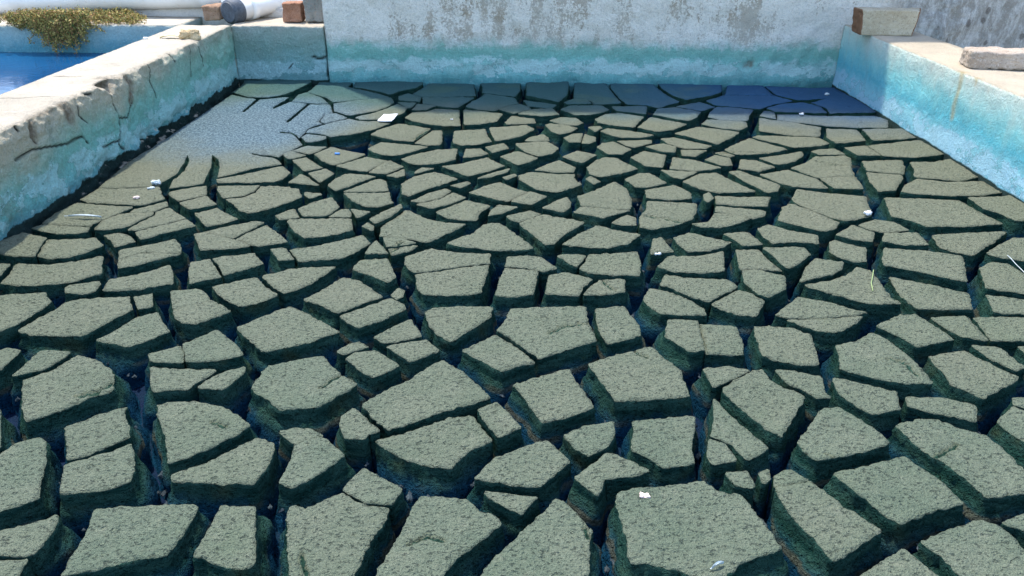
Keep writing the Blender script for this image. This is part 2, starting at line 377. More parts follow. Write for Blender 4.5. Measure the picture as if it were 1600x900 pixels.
tw = grid_box('tall_wall', BL+ub*(uJ+.003), ub, 5.2, nb, .30, BED-.01, HT, .016, tall_disp, M_TALL,
              [
               ('fearth', F([(3065, 405), (3085, 400)]), .016, .008)], .06)
tag(tw, 'tall whitewashed wall across the far end, peeling plaster above a teal tide band', 'wall')

# --- adjacent tank on the left: back wall, water
ZWAT = on_plane(100, 82, BL, nb).z
oL = BL-nl*.252
ab = oL-ub*6.0
tb = grid_box('tank_wall', ab, ub, 6.0-.004+((BL-oL).dot(ub))*0, nb, .30, -.35, ZW-.003, .022, rough_disp(nb, .006, 5, ZW, .006), M_TANKB, (), .05)
tag(tb, 'blue-stained far wall of the neighbouring water tank, below the yellow-green weed', 'wall')
k = NT('blue_water')
wc = k.mix(k.ss(k.noise(2.5, 2), .3, .7), (.004, .040, .110), (.006, .060, .150))
M_WAT = k.fin(wc, .10, k.bump(k.noise(14, 3), .004, .4), .08)
vs = []; a0 = oL+ul*(LL) ; b0 = oL-ub*6; c0 = b0+(a0-oL)
me = mesh_from('water', [oL+nl*.02-nb*.02+UP*ZWAT, b0-nb*.02+UP*ZWAT, c0+UP*ZWAT, a0+nl*.02+UP*ZWAT], [(0, 1, 2, 3)], False)
tag(mkobj('water', me, M_WAT), kind='structure')

# --- mud bed and surrounding ground
me = mesh_from('mud_bed', [BL-nb*.1+nl*-.1+UP*BED, BR-nb*.1-nr_*.1+UP*BED, BR+ur*(LR+1)-nr_*.1+UP*BED, BL+ul*(LL+1)-nl*.1+UP*BED], [(0, 1, 2, 3)], False)
bm = bmesh.new(); bm.from_mesh(me); bmesh.ops.subdivide_edges(bm, edges=bm.edges, cuts=150, use_grid_fill=True)
for v in bm.verts: v.co.z += fbm(v.co, 14, 4)*.010
bm.to_mesh(me); bm.free(); me.polygons.foreach_set('use_smooth', [True]*len(me.polygons))
tag(mkobj('mud_bed', me, M_BED), kind='structure')
k = NT('dry_ground')
gc = k.mix(k.ss(k.noise(.6, 6), .35, .65), (.30, .25, .18), (.42, .36, .27))
M_GR = k.fin(k.mix(k.ss(k.noise(60, 4), .3, .5, .5, 0), gc, (.2, .16, .11)), .95, k.bump(k.noise(30, 5), .02))
me = mesh_from('ground', [(-300, -300, -.37), (300, -300, -.37), (300, 300, -.37), (-300, 300, -.37)], [(0, 1, 2, 3)], False)
tag(mkobj('ground', me, M_GR), kind='structure')
# concrete apron behind the low walls, one shallow step up
k = NT('pale_concrete')
cc = k.mix(k.ss(k.noise(4, 6, .7), .35, .65), (.50, .47, .42), (.64, .60, .54))
M_CC = k.fin(k.mix(k.ss(k.noise(140, 4), .3, .5, .4, 0), cc, (.33, .30, .27)), .9, k.bump(k.noise(60, 5, .7), .004))
def slab(name, a, u, L, n, T, z0, z1, res, mat, amp=.002):
    return grid_box(name, a, u, L, n, T, z0, z1, res, rough_disp(n, amp, 5, z1, .003), mat, (), .3)
sb = slab('apron', ab-nb*.302, ub, 6.0+uJ+.25-.02, nb, 3.0, -.36, ZW+.042, .04, M_CC)
tag(sb, kind='structure')

# ---------------------------------------------------------------- mud blocks: outlines surveyed on the basin plane
TR = {
('D', 0): """-60,200 40,178 125,190 60,262 0,312 -60,330
78,345 150,290 210,230 260,188 430,198 380,240 260,300 130,335
148,385 330,325 480,238 600,262 690,325 708,360 705,440 690,465 560,490 460,540 310,590 170,635 148,600
415,665 560,615 780,540 768,575 800,690 800,725 650,795 500,850 422,862 425,800 418,730
-120,500 -8,560 -5,800 -120,830
990,530 1210,515 1380,540 1460,590 1560,665 1450,730 1300,800 1180,860 1060,895 1060,820 1040,720 1000,620
930,205 1000,190 1130,155 1150,200 1148,270 1000,262 945,255
1140,155 1250,115 1355,70 1400,100 1470,160 1520,225 1380,255 1160,268 1158,210
945,290 1060,305 1345,305 1290,345 1210,390 1170,425 1060,430 960,440 945,380
1240,415 1330,350 1440,310 1525,295 1525,320 1450,390 1390,432 1300,425""",
('E', 0): """415,220 520,195 680,150 815,90 832,130 838,230 805,325 640,370 500,385 385,400 400,330
30,120 100,70 240,30 275,60 275,180 240,330 235,400 120,435 0,480 -100,500 -100,200
0,628 200,580 350,532 355,560 290,670 215,770 150,790 0,775 -100,760 -100,650
0,810 100,808 170,800 110,890 95,1000 -100,1000 -100,810
600,490 730,478 840,480 1020,458 1230,460 1200,530 1100,680 1030,765 860,775 700,820 500,860 385,880 430,800 520,680 570,580
1390,480 1590,485 1590,620 1590,820 1560,860 1450,855 1340,825 1290,795 1220,785 1280,690 1340,570
1075,265 1160,240 1300,190 1440,120 1600,40 1650,50 1710,75 1700,140 1650,240 1600,300 1580,318 1400,325 1280,315 1080,300""",
('C', 0): """-80,540 0,538 100,535 275,522 280,545 320,580 230,640 100,720 0,755 -80,770
120,768 200,715 330,650 440,588 620,570 800,562 810,600 830,635 700,700 590,760 510,800 300,795 180,785
605,825 760,745 860,680 980,645 1000,700 1055,765 930,820 810,858 700,840
840,555 945,535 950,610 900,625 870,630 850,590
5,465 70,410 110,350 300,350 480,330 640,295 625,360 625,405 450,455 280,475 100,478
-60,360 0,345 60,350 30,385 0,420 -60,440
0,215 150,165 290,195 260,240 215,308 100,305 0,290 -60,280 -60,240
235,300 260,245 300,198 450,195 590,182 640,230 560,265 430,300 330,310
410,500 440,490 615,460 625,475 590,525 520,540 415,535
640,515 690,450 850,420 1060,360 1080,420 1075,470 930,495 760,515
750,262 850,240 960,225 1090,198 1120,230 1130,280 980,280 880,272 870,280 745,320
745,330 870,287 1130,292 1050,310 870,355 745,380
650,160 740,150 810,170 840,205 720,238 700,200
1220,175 1290,160 1400,190 1530,220 1560,240 1400,262 1260,270 1240,220
1280,150 1420,115 1600,85 1650,90 1460,190 1370,178
1475,195 1660,100 1730,150 1790,205 1620,232 1560,225 1520,205
1195,345 1310,325 1370,420 1380,435 1290,450 1190,470 1185,400
1330,322 1590,288 1600,312 1640,352 1600,372 1400,425 1370,360
1330,490 1600,435 1650,490 1730,545 1600,590 1510,612 1430,580 1360,530
1070,520 1250,505 1300,550 1310,577 1210,602 1085,632
1085,641 1210,609 1320,583 1440,650 1350,680 1220,722 1140,715 1100,690
200,125 270,99 400,110 560,120 540,145 480,160 350,155 270,145""",
('C', 1): """-120,735 0,690 210,615 370,690 520,775 380,815 200,865 60,890 0,850 -60,795
125,40 190,15 240,5 270,55 150,65
195,70 590,65 600,135 540,150 430,170 300,182 240,140
215,260 400,225 540,195 665,168 710,215 600,280 540,308 400,312 270,325
95,260 185,258 235,325 150,330
40,415 200,375 490,350 420,410 330,470 180,530 120,490
300,570 420,505 540,425 640,450 720,500 790,545 640,605 510,660 400,605
530,680 660,630 840,560 920,600 935,625 800,700 640,750 580,720
740,800 850,745 960,695 1000,740 1030,795 900,825 800,835
685,290 715,245 750,215 790,250 825,292
605,385 650,335 820,325 850,390 870,435 820,462 720,420
845,550 890,505 925,520 915,560 880,575
935,310 1090,258 1280,285 1460,290 1455,345 1200,380 990,408 950,370 930,345
1000,418 1200,388 1455,353 1440,400 1400,530 1250,540 1050,538 1015,500
1060,645 1110,618 1290,612 1475,612 1460,670 1380,730 1220,825 1150,790 1090,730
780,155 790,110 930,10 960,10 1060,60 1180,90 1310,95 1200,155 1060,210 960,190 850,175 780,165
800,188 880,185 1000,230 820,245
830,252 1010,235 960,265 850,290
1200,215 1350,160 1425,98 1500,88 1560,115 1600,145 1665,190 1730,242 1640,258 1500,262 1300,240""",
('C', 2): """-25,305 100,300 180,310 280,375 190,395 160,384 0,366 -40,363
-40,373 0,378 160,392 130,540 0,552 -100,545 -75,460
-90,765 -40,705 0,635 460,628 462,700 525,835 400,865 170,935 60,860 0,810
525,630 700,610 740,670 790,730 800,785 700,810 600,840 560,780 535,720
45,95 190,40 450,90 320,170 260,225 210,225 130,160
315,240 430,160 540,110 650,140 800,165 720,225 600,258 430,250
625,90 720,40 770,60 775,105 700,105
285,305 340,295 460,300 440,330 400,370
425,385 460,340 480,300 620,295 780,278 800,350 790,425 640,425 500,410
210,540 235,425 330,408 500,440 440,500 415,550
450,550 490,500 550,455 700,455 700,530 580,550
870,280 885,190 930,185 1010,265 940,270
1015,180 1110,150 1370,210 1320,235 1230,260 1100,265 1040,220
915,365 980,295 1160,300 1320,270 1320,395 1190,400 1050,395 980,385
930,470 960,415 1100,435 1350,445 1410,490 1220,580 1130,545 1010,495
1250,595 1420,505 1500,530 1580,570 1530,660 1400,650
830,560 860,500 960,515 1080,560 1200,625 1210,660 1080,660 930,650 850,600
1325,150 1470,138 1570,215 1450,225 1400,190
1405,260 1540,255 1600,320 1690,385 1600,380 1430,375""",
('C', 3): """55,665 110,610 200,550 350,575 500,615 620,640 540,663 380,678 130,683
120,695 400,686 590,670 540,720 430,775 330,770 240,740
225,490 400,465 500,430 560,370 640,395 700,480 760,570 830,605 700,612 560,590 400,545
205,455 240,370 300,310 470,335 460,375 400,415 280,435
-30,258 100,250 220,258 260,300 190,355 130,385 90,365 40,310
-160,395 -60,395 0,412 100,432 105,515 0,558 -60,535 -140,470
-60,130 0,105 130,140 310,168 310,220 140,208 30,218 -30,180
390,210 420,200 500,225 610,245 610,330 540,330 460,310 390,270
425,175 530,115 660,160 650,215 540,205
570,95 680,65 780,75 880,130 740,145 640,125
715,215 730,165 930,165 1000,240 850,238
715,330 730,255 950,270 1210,305 1240,465 1080,435 900,390 730,360
760,420 1000,470 1250,525 1275,620 1100,620 940,610 840,540
1030,160 1250,150 1490,140 1420,200 1280,285 1150,260 1080,235
1370,285 1450,230 1540,185 1700,185 1700,320 1600,330 1420,305
1330,370 1400,335 1500,345 1600,405 1700,440 1700,550 1500,515 1370,500
1370,545 1500,560 1700,590 1700,670 1420,650 1400,600
680,745 800,690 920,680 1000,725 1080,780 1150,830 1050,850 930,870 830,810
1020,680 1240,675 1300,740 1380,825 1220,805 1100,740
1290,685 1600,680 1700,680 1700,830 1400,825 1340,740""",
('D', 1): """820,165 1060,125 1090,150 1140,185 1040,225 965,255 880,200
560,235 620,205 735,188 800,225 890,280 800,330 730,352 660,315
510,185 560,155 640,132 700,165 620,185 540,205
1295,182 1400,135 1495,88 1600,148 1740,258 1620,280 1540,310 1430,255
-20,430 0,400 75,290 240,265 415,225 470,290 530,345 635,395 520,460 370,540 160,560 80,500 0,450
665,530 800,455 950,380 1080,300 1165,258 1280,330 1380,410 1460,495 1300,540 1100,600 960,650 830,685 740,610
750,745 900,715 1100,650 1200,615 1355,590 1400,660 1475,745 1340,800 1270,860 1215,915 1100,905 960,865 860,820
1390,575 1500,538 1560,580 1650,685 1600,700 1520,750 1460,680 1420,630
540,612 610,562 690,630 770,708 700,725 675,755 560,740 530,670
150,690 250,670 340,685 410,715 413,738 250,778
245,787 412,744 480,800 550,862 450,930 350,990 230,1050 150,1020 200,930 235,860""",
('E', 1): """545,370 600,300 675,240 730,270 830,320 905,365 885,400 850,460 690,450 600,400
200,520 240,480 310,500 430,440 535,385 600,430 700,470 830,490 790,580 700,700 640,850 590,920 500,1000 220,1000 215,830
1035,395 1160,405 1310,425 1390,490 1500,530 1520,570 1440,640 1300,740 1180,860 1120,1000 700,1000 760,895 850,740 920,610 1000,450
1370,285 1440,215 1500,160 1600,130 1700,85 1815,55 1900,130 1955,182 1880,240 1780,328 1690,330 1600,320 1460,300
1430,385 1520,392 1600,402 1755,410 1700,460 1660,515 1600,495 1500,440""",
('D', 2): """15,405 160,355 350,310 400,390 510,540 380,590 200,630 160,590 80,480
480,285 650,230 870,180 950,250 1050,320 1060,380 1110,480 900,500 650,515 590,430 530,350
960,110 980,10 1060,8 1160,15 1185,120 1201,200 1120,210 1040,160
1172,15 1400,30 1440,130 1440,205 1300,208 1212,205 1200,110
1200,310 1350,295 1490,318 1400,365 1260,420 1230,370
1318,435 1420,375 1510,328 1560,325 1600,385 1700,440 1820,492 1780,570 1720,665 1680,738 1590,685 1480,600 1390,520
1265,480 1330,560 1400,630 1460,680 1530,740 1600,795 1540,835 1470,860 1380,775 1250,715 1270,620
1235,740 1330,770 1400,865 1260,890 1225,840
755,625 900,610 1140,590 1130,700 1115,800 1140,880 950,910 900,870 750,800 770,700
330,710 450,660 630,630 640,700 600,770 480,835 400,790""",
('E', 2): """-140,835 0,700 60,640 150,560 220,480 270,425 320,440 370,490 440,560 490,620 475,700 470,800 455,1000 -260,1000
395,300 500,225 600,140 660,155 740,190 850,250 740,285 570,305 555,360 530,410 470,360
665,400 780,370 960,358 1190,320 1280,388 1430,408 1500,500 1600,630 1670,725 1590,765 1450,810 1320,900 1180,940 1050,870 900,835 740,820 725,700 700,580 658,480
1340,260 1470,248 1510,340 1490,355 1400,335
1545,262 1600,245 1612,300 1570,330""",
('E', 3): """40,275 140,230 190,270 250,295 180,320 40,345
40,355 260,325 340,380 470,480 600,560 695,620 600,690 480,770 405,808 300,680 200,580 110,470
410,275 600,230 850,160 950,230 1080,320 1215,450 1050,490 920,535 820,580 730,520 560,400
970,685 1120,620 1340,555 1440,590 1520,660 1600,760 1650,860 1640,1000 1290,1000 1200,880 1090,770
590,890 720,810 850,730 930,790 1070,895 1200,1000 450,1000
1465,575 1600,520 1700,515 1720,640 1640,640 1560,600""",
('D', 3): """-85,45 0,40 160,55 265,95 290,170 315,275 200,278 60,255 -30,225 -60,130
50,310 200,325 330,350 350,450 390,480 310,485 220,430 120,390
410,370 560,400 800,450 810,530 820,555 660,590 560,540 440,460
430,160 560,140 650,80 740,120 840,200 930,280 1020,400 870,400 700,375 520,330 460,310 450,230
1015,225 1220,190 1350,250 1470,310 1570,355 1480,410 1350,480 1290,455 1200,420 1150,400 1090,320
1270,165 1450,178 1520,235 1600,300 1550,320 1400,250
870,475 1090,480 1300,530 1300,620 1200,600 1100,580 970,555 880,530
1440,630 1540,540 1600,570 1720,600 1720,800 1600,750 1500,690
1535,490 1600,490 1720,500 1720,590 1600,558 1535,530
1565,175 1700,175 1700,260 1600,200
190,780 260,680 345,565 450,565 580,640 680,715 755,775 620,820 440,860 300,885 230,830
805,660 930,620 1060,618 1200,670 1360,712 1450,790 1560,890 1680,1000 1700,1060 1500,1075 1370,1090 1250,990 1120,890 1030,850 940,780 860,710""",
('I', 0): """152,294 200,252 240,228 290,195 330,168 362,147 386,152 400,154 378,173 381,175 406,154.5 452,151 425,167 427,169.5 453,158 480,161 447,188 450,191 484,162 516,162 520,176 507,178 498,189 504,193 490,196 481,200 477,206 467,215 463,210 454,205 437,203.5 437,206 454,207.5 462,213 467,219 473,225 465,229 454,235 444,240 435,244 418,241 404,239.5 393,238 393,240 404,242 425,245 436,250 440,256 400,261 340,277 343,260 342,248 331,240 330,246 330,258 322,274 318,285 264,294 270,280 288,266 296,250 293,240 286,254 276,270 254,283 248,290 200,292""",
('B', 0): """130,560 270,480 500,478 735,465 760,520 780,560 620,600 560,605 350,590 200,580
-175,745 -60,665 110,585 250,605 540,622 400,680 280,730 205,768 0,762
510,665 560,635 800,585 810,615 700,655 600,670
240,800 300,740 430,685 700,665 690,690 600,730 480,787 320,802
500,795 600,740 710,680 720,655 820,625 880,670 950,712 760,755 560,803
560,815 760,765 960,722 1020,770 900,800 750,830 600,870
830,495 960,470 1110,445 1110,520 1000,545 890,568 820,510
905,580 1000,555 1110,530 1140,560 1190,600 1080,615 990,632 930,600
1020,655 1190,610 1250,650 1355,700 1240,730 1110,755
1195,395 1260,385 1600,312 1700,290 1765,340 1700,390 1640,412 1500,418 1210,420
1200,480 1205,450 1530,455 1480,500 1400,530 1250,548
1270,560 1400,545 1500,510 1540,460 1700,462 1830,490 1855,545 1720,600 1600,640 1450,670 1380,650 1330,600""",
('B', 1): """385,495 500,510 510,520 420,545 380,515
255,420 350,360 405,385 490,450 400,440
415,362 540,330 610,365 500,435
285,245 390,225 440,260 520,305 380,330
210,205 270,185 390,215 290,240 250,240
280,180 400,140 550,145 480,180 420,200 340,185
460,200 590,150 850,205 720,260 610,290 520,255
630,305 860,225 1030,255 960,290 870,345 750,335
885,350 960,300 1045,262 1150,310 1020,360
1020,370 1155,322 1160,370 1100,385
565,450 620,400 700,360 860,365 930,380 780,430 620,490
680,495 850,430 960,395 1010,410 1030,485 850,495
690,503 860,504 1035,493 1050,560 1070,580 950,610 850,605 750,560
1140,430 1250,370 1400,335 1480,360 1575,395 1400,450 1190,525 1145,510
1250,340 1300,315 1390,320 1240,360
1210,570 1350,510 1480,475 1520,490 1450,540 1300,580
1255,600 1440,560 1540,508 1640,550 1520,590 1380,630
330,640 450,590 590,550 650,620 560,690 370,692
567,692 660,632 720,630 740,660 740,695
740,625 890,645 790,690
890,715 1000,660 1130,605 1140,630 1050,700 930,760
830,765 870,730 920,765 910,800""",
('B', 2): """-45,295 100,280 310,230 360,265 440,298 300,345 160,372 60,335
-90,650 0,610 140,560 330,600 240,660 220,712 110,710 0,690
20,460 150,430 175,440 100,475
230,405 380,350 480,325 460,350 330,395
430,385 520,355 540,370 460,405
165,490 290,440 400,415 500,455 620,495 470,565 350,540
495,580 640,505 770,540 650,605
550,365 650,337 870,353 990,352 980,380 1000,410 1040,440 950,470 840,505 700,480 560,400
680,330 780,285 870,255 990,310 980,345 850,346
410,225 540,190 700,240 630,270 550,295 470,260
895,235 1010,185 1160,215 1050,280
1090,310 1150,260 1230,230 1320,240 1480,325 1350,360 1190,385 1110,365
1080,400 1110,380 1190,420 1140,440
1015,530 1150,490 1300,425 1390,470 1430,560 1425,625 1280,622 1045,600
985,655 1040,612 1300,634 1420,645 1280,680 1210,705
740,620 860,565 930,545 955,580 950,615 900,650
320,690 345,640 400,605 540,625 420,675
460,690 640,645 725,670 640,710 560,735 500,720""",
('B', 3): """660,175 760,120 860,75 1150,165 1000,200 750,215
590,190 650,180 740,215 700,225
510,245 590,210 700,235 720,290 640,290
775,310 790,240 905,240 1055,295 930,330
930,235 1100,215 1260,185 1275,215 1200,265 1080,290
700,350 770,340 950,400 1090,455 1070,500 1000,515 850,440
940,355 1150,325 1380,390 1470,465 1230,455 1080,420
1340,185 1400,170 1520,162 1600,210 1400,212
1180,312 1290,275 1370,225 1600,220 1640,240 1650,320 1675,383 1600,378 1400,386
1400,400 1600,390 1680,393 1745,480 1600,475 1520,470
1190,560 1230,478 1500,510 1760,525 1775,580 1810,655 1780,690 1600,712 1500,690 1350,640
1080,720 1120,620 1180,590 1350,650 1550,740 1520,790 1420,805 1250,760
410,755 540,745 585,670 870,712 750,760 620,785 480,780
590,655 600,610 980,640 970,680 880,708
590,525 1015,535 990,605 780,600 600,580
505,560 500,520 540,505 575,550 530,580
335,410 460,355 600,350 680,395 900,490 620,495 480,470
165,335 450,350 325,405 240,380
-115,400 0,355 70,355 205,430 50,465 -30,460
45,485 270,445 390,500 400,545 230,555 55,540
0,700 50,640 60,578 250,585 435,595 440,655 400,710 270,755 90,782 5,765""",
('B', 4): """340,10 640,5 700,20 760,75 640,90 420,95
200,150 370,135 480,215 300,215
385,135 600,110 800,95 980,205 760,230 500,215
340,255 640,250 665,300 660,355 380,328
370,345 640,365 655,390 590,480 470,490 400,420
720,265 900,260 1040,235 1250,375 1100,403 780,378 745,370 750,320
645,495 680,440 770,392 1000,412 1280,405 1430,490 1300,515 1040,525 800,520
1160,545 1440,540 1500,525 1620,590 1700,640 1700,720 1540,730 1400,660 1280,630
515,530 1090,545 1220,620 1440,735 1200,755 850,765 720,720 570,680""",
('A', 0): """640,600 680,570 760,580 850,592 850,615 740,640 680,645
680,560 700,535 850,485 1060,430 1150,455 1310,455 1430,470 1280,535 1150,565 900,605 865,590 800,570
800,460 850,395 930,385 1040,425 850,480
930,370 925,305 1170,270 1430,245 1460,290 1400,330 1300,370 1190,385 1060,412 960,382
1120,420 1300,375 1420,330 1490,300 1580,335 1540,380 1480,410 1320,440 1160,440
550,275 610,220 680,200 800,240 870,290 760,292 600,280
690,190 790,110 820,55 1085,65 1090,95 1040,140 1160,160 1410,225 1400,240 1180,255 920,275 850,230
1105,145 1110,120 1140,70 1701,100 1720,120 1650,165 1500,190 1430,220 1280,180
20,190 110,130 150,65 260,80 430,90 690,55 720,110 640,150 540,195 430,225 300,235 160,230""",
('A', 1): """130,285 290,290 240,330 210,335 150,305
260,200 340,150 415,100 800,102 805,160 818,222 600,231 340,229
345,240 600,241 800,240 740,280 650,325 500,310 350,290
130,235 220,205 330,245 320,285 140,270
250,355 300,300 460,320 380,350
185,420 260,370 380,362 470,335 670,350 670,420 680,490 540,490 380,470 260,445
715,350 900,365 1060,395 1000,460 850,480 720,485
730,320 800,270 880,230 900,206 1160,246 1200,300 1100,320 990,360 850,345
865,110 870,97 1200,92 1215,110 1210,180 1165,235 880,198 885,150
1020,350 1100,325 1210,305 1290,325 1310,350 1220,372 1160,385
1250,258 1540,300 1500,330 1290,310
1200,390 1300,360 1500,345 1560,400 1400,415
1085,460 1150,405 1340,430 1350,465 1250,475 1100,478
945,515 1270,490 1340,530 1230,590 1110,620 1000,635 960,570
620,640 630,540 900,522 920,580 960,630 850,655 700,662
-120,570 0,520 130,482 420,528 340,580 257,636 100,618 0,600
275,640 350,582 430,532 515,530 515,620 490,655 380,655
-140,700 -30,640 150,660 390,685 270,725 80,765 0,755 -80,735
155,780 270,745 480,700 655,695 630,790 500,820 310,830 220,810
710,780 735,700 860,695 930,745 830,765
910,690 1070,655 1110,700 970,745
1180,650 1350,635 1460,635 1560,690 1500,740 1380,760 1250,720
1260,620 1300,590 1420,560 1460,590 1470,620 1350,628""",
('A', 2): """-210,110 -205,92 150,88 160,150 145,220 75,285 -60,253 -210,225
-5,440 100,410 220,415 290,460 240,485 100,475
-45,490 0,480 130,490 235,514 190,550 80,572 10,540
95,350 180,315 450,310 520,350 470,375 320,400 220,395
210,245 220,90 490,92 500,130 560,210 630,285 385,297 370,270 320,255
125,290 210,258 320,265 370,300 150,305
540,100 910,105 930,135 1000,190 1150,270 960,320 870,300 690,290 620,240 540,150
960,110 1525,112 1530,185 1430,225 1210,265 1100,230 1000,165
550,320 860,315 850,385 690,370 590,360
400,430 500,385 600,375 835,405 740,505 560,480 430,460
780,510 900,415 1080,450 1210,480 1100,530 970,548 860,530
920,395 960,340 1110,332 1340,372 1290,430 1230,455 1050,420
1125,325 1330,278 1470,320 1350,362 1240,345
450,535 520,510 920,565 830,595 650,595 560,575
340,505 440,500 460,515 400,545
120,600 200,570 290,560 270,640 170,640
280,640 305,560 400,590 400,625 340,645
420,680 470,650 560,635 720,700 640,745 520,745
600,625 900,615 900,640 760,680 680,665
990,605 1100,595 1300,640 1440,665 1380,690 1200,690 1060,650
850,690 1000,660 1120,690 1110,740 1020,735
1170,700 1400,705 1290,760 1180,750
720,780 840,725 1030,760 1000,870 850,855
1070,870 1100,770 1300,800 1530,865 1300,895
1110,560 1330,500 1470,512 1690,540 1600,600 1490,650 1300,605""",
('A', 3): """-15,480 30,445 370,465 380,510 310,535 150,520
40,420 60,370 120,325 440,350 400,400 385,452 150,445
20,270 190,215 215,125 520,128 600,210 790,275 620,305 500,345 250,325 100,305
545,130 920,150 1155,145 1380,270 1530,380 1370,385 1125,395 1100,345 960,292 1110,247 850,266 640,212
560,340 700,300 880,285 1040,330 1095,385 800,375 630,370
500,410 540,365 620,375 645,435
655,435 660,385 860,385 1100,403 1530,395 1640,440 1640,505 1380,505 1100,490 850,460
495,540 500,430 740,455 1040,500 1030,578 800,573
440,587 480,572 800,584 1020,597 1120,655 940,680 800,685 600,630
1095,520 1360,530 1400,580 1440,630 1250,650 1180,655 1100,600""",
}
ORG = {'A': ([360, 600, 860, 1100], 110, 1600/280), 'B': ([100, 400, 700, 1000, 1280], 200, 5), 'C': ([0, 400, 800, 1200], 325, 4),
       'D': ([0, 400, 800, 1200], 500, 4), 'E': ([0, 400, 800, 1200], 675, 4), 'I': ([0], 0, 1)}
def resample(P, s):
    out = []
    n = len(P)
    for i in range(n):
        a, b = P[i], P[(i+1) % n]; m = max(1, int(round(np.hypot(*(b-a))/s)))
        for j in range(m): out.append(a+(b-a)*j/m)
    return np.array(out)
def resample_open(P, s=.0028):
    out = []
    for a, b in zip(P[:-1], P[1:]):
        m = max(1, int(np.hypot(*(b-a))/s)); nn_ = np.array([-(b-a)[1], (b-a)[0]])/max(np.hypot(*(b-a)), 1e-6)
        for j in range(m):
            p = a+(b-a)*j/m; out.append(p+nn_*.003*noise.noise(Vector((p[0]*60, p[1]*60, 0))))
    return np.array(out+[P[-1]])
def chaikin(P, q=.18):
    out = []
    n = len(P)
    for i in range(n):
        a, b = P[i], P[(i+1) % n]; out += [a*(1-q)+b*q, a*q+b*(1-q)]
    return np.array(out)
def inside(pt, poly):
    x, y = pt[:, 0], pt[:, 1]; c = np.zeros(len(x), bool); n = len(poly)
    for i in range(n):
        (x1, y1), (x2, y2) = poly[i], poly[(i+1) % n]
        if y1 == y2: continue
        c ^= ((y1 > y) != (y2 > y)) & (x < (x2-x1)*(y-y1)/(y2-y1)+x1)
    return c
def dist_to(pt, poly):
    best = np.full(len(pt), 9.)
    for i in range(len(poly)):
        p, q = poly[i], poly[(i+1) % len(poly)]; d = q-p; t = np.clip(((pt-p) @ d)/max(d @ d, 1e-12), 0, 1)
        best = np.minimum(best, np.hypot(*(pt-(p+t[:, None]*d)).T))
    return best
def nz3(x, y, z, sc): return noise.noise(Vector((x*sc, y*sc, z*sc)))
blocks = []
for (row, ti), txt in TR.items():
    ox, oy, s = ORG[row][0][ti], ORG[row][1], ORG[row][2]
    for ln in txt.strip().split('\n'):
        q = np.array([[float(v) for v in w_.split(',')] for w_ in ln.split()])/s+np.array([ox, oy])
        blocks.append(q)
from mathutils import kdtree
allpts = []
for bi_, q_ in enumerate(blocks):
    pw = resample(np.array([tuple(on_z(x, y, 0.0))[:2] for x, y in q_]), .006)
    allpts += [(p[0], p[1], bi_) for p in pw]
KD = kdtree.KDTree(len(allpts))
for i_, p in enumerate(allpts): KD.insert((p[0], p[1], 0), i_)
KD.balance()
def gap_at(p, own):
    for r_ in (.03, .1):
        hits = [d for co, ix, d in KD.find_range((p[0], p[1], 0), r_) if allpts[ix][2] != own]
        if hits: return min(hits)
    return .1
HAIR = [[(1457, 716), (1475, 707), (1497, 691)], [(1457, 716), (1453, 738)], [(500, 603), (540, 583)], [(471, 869), (475, 887), (479, 905)],
        [(1007, 336), (1035, 340), (1066, 346)], [(940, 439), (950, 448), (960, 454)], [(1274, 251), (1295, 255), (1320, 259)], [(1123, 149), (1160, 147), (1205, 148)],
        [(915, 826), (921, 842), (922, 858)], [(646, 221), (655, 212), (670, 204)], [(1122, 239), (1160, 238), (1200, 239)], [(980, 548), (1010, 560)], [(1290, 712), (1312, 720)],
        [(640, 850), (668, 838), (690, 843)], [(120, 622), (150, 617), (172, 604)], [(1385, 560), (1410, 566), (1432, 588)], [(860, 520), (885, 509), (925, 507)], [(610, 395), (628, 380)], [(330, 660), (352, 668)]]
HW = [resample_open([np.array(tuple(on_z(x, y, 0.0))[:2]) for x, y in h]) for h in HAIR]
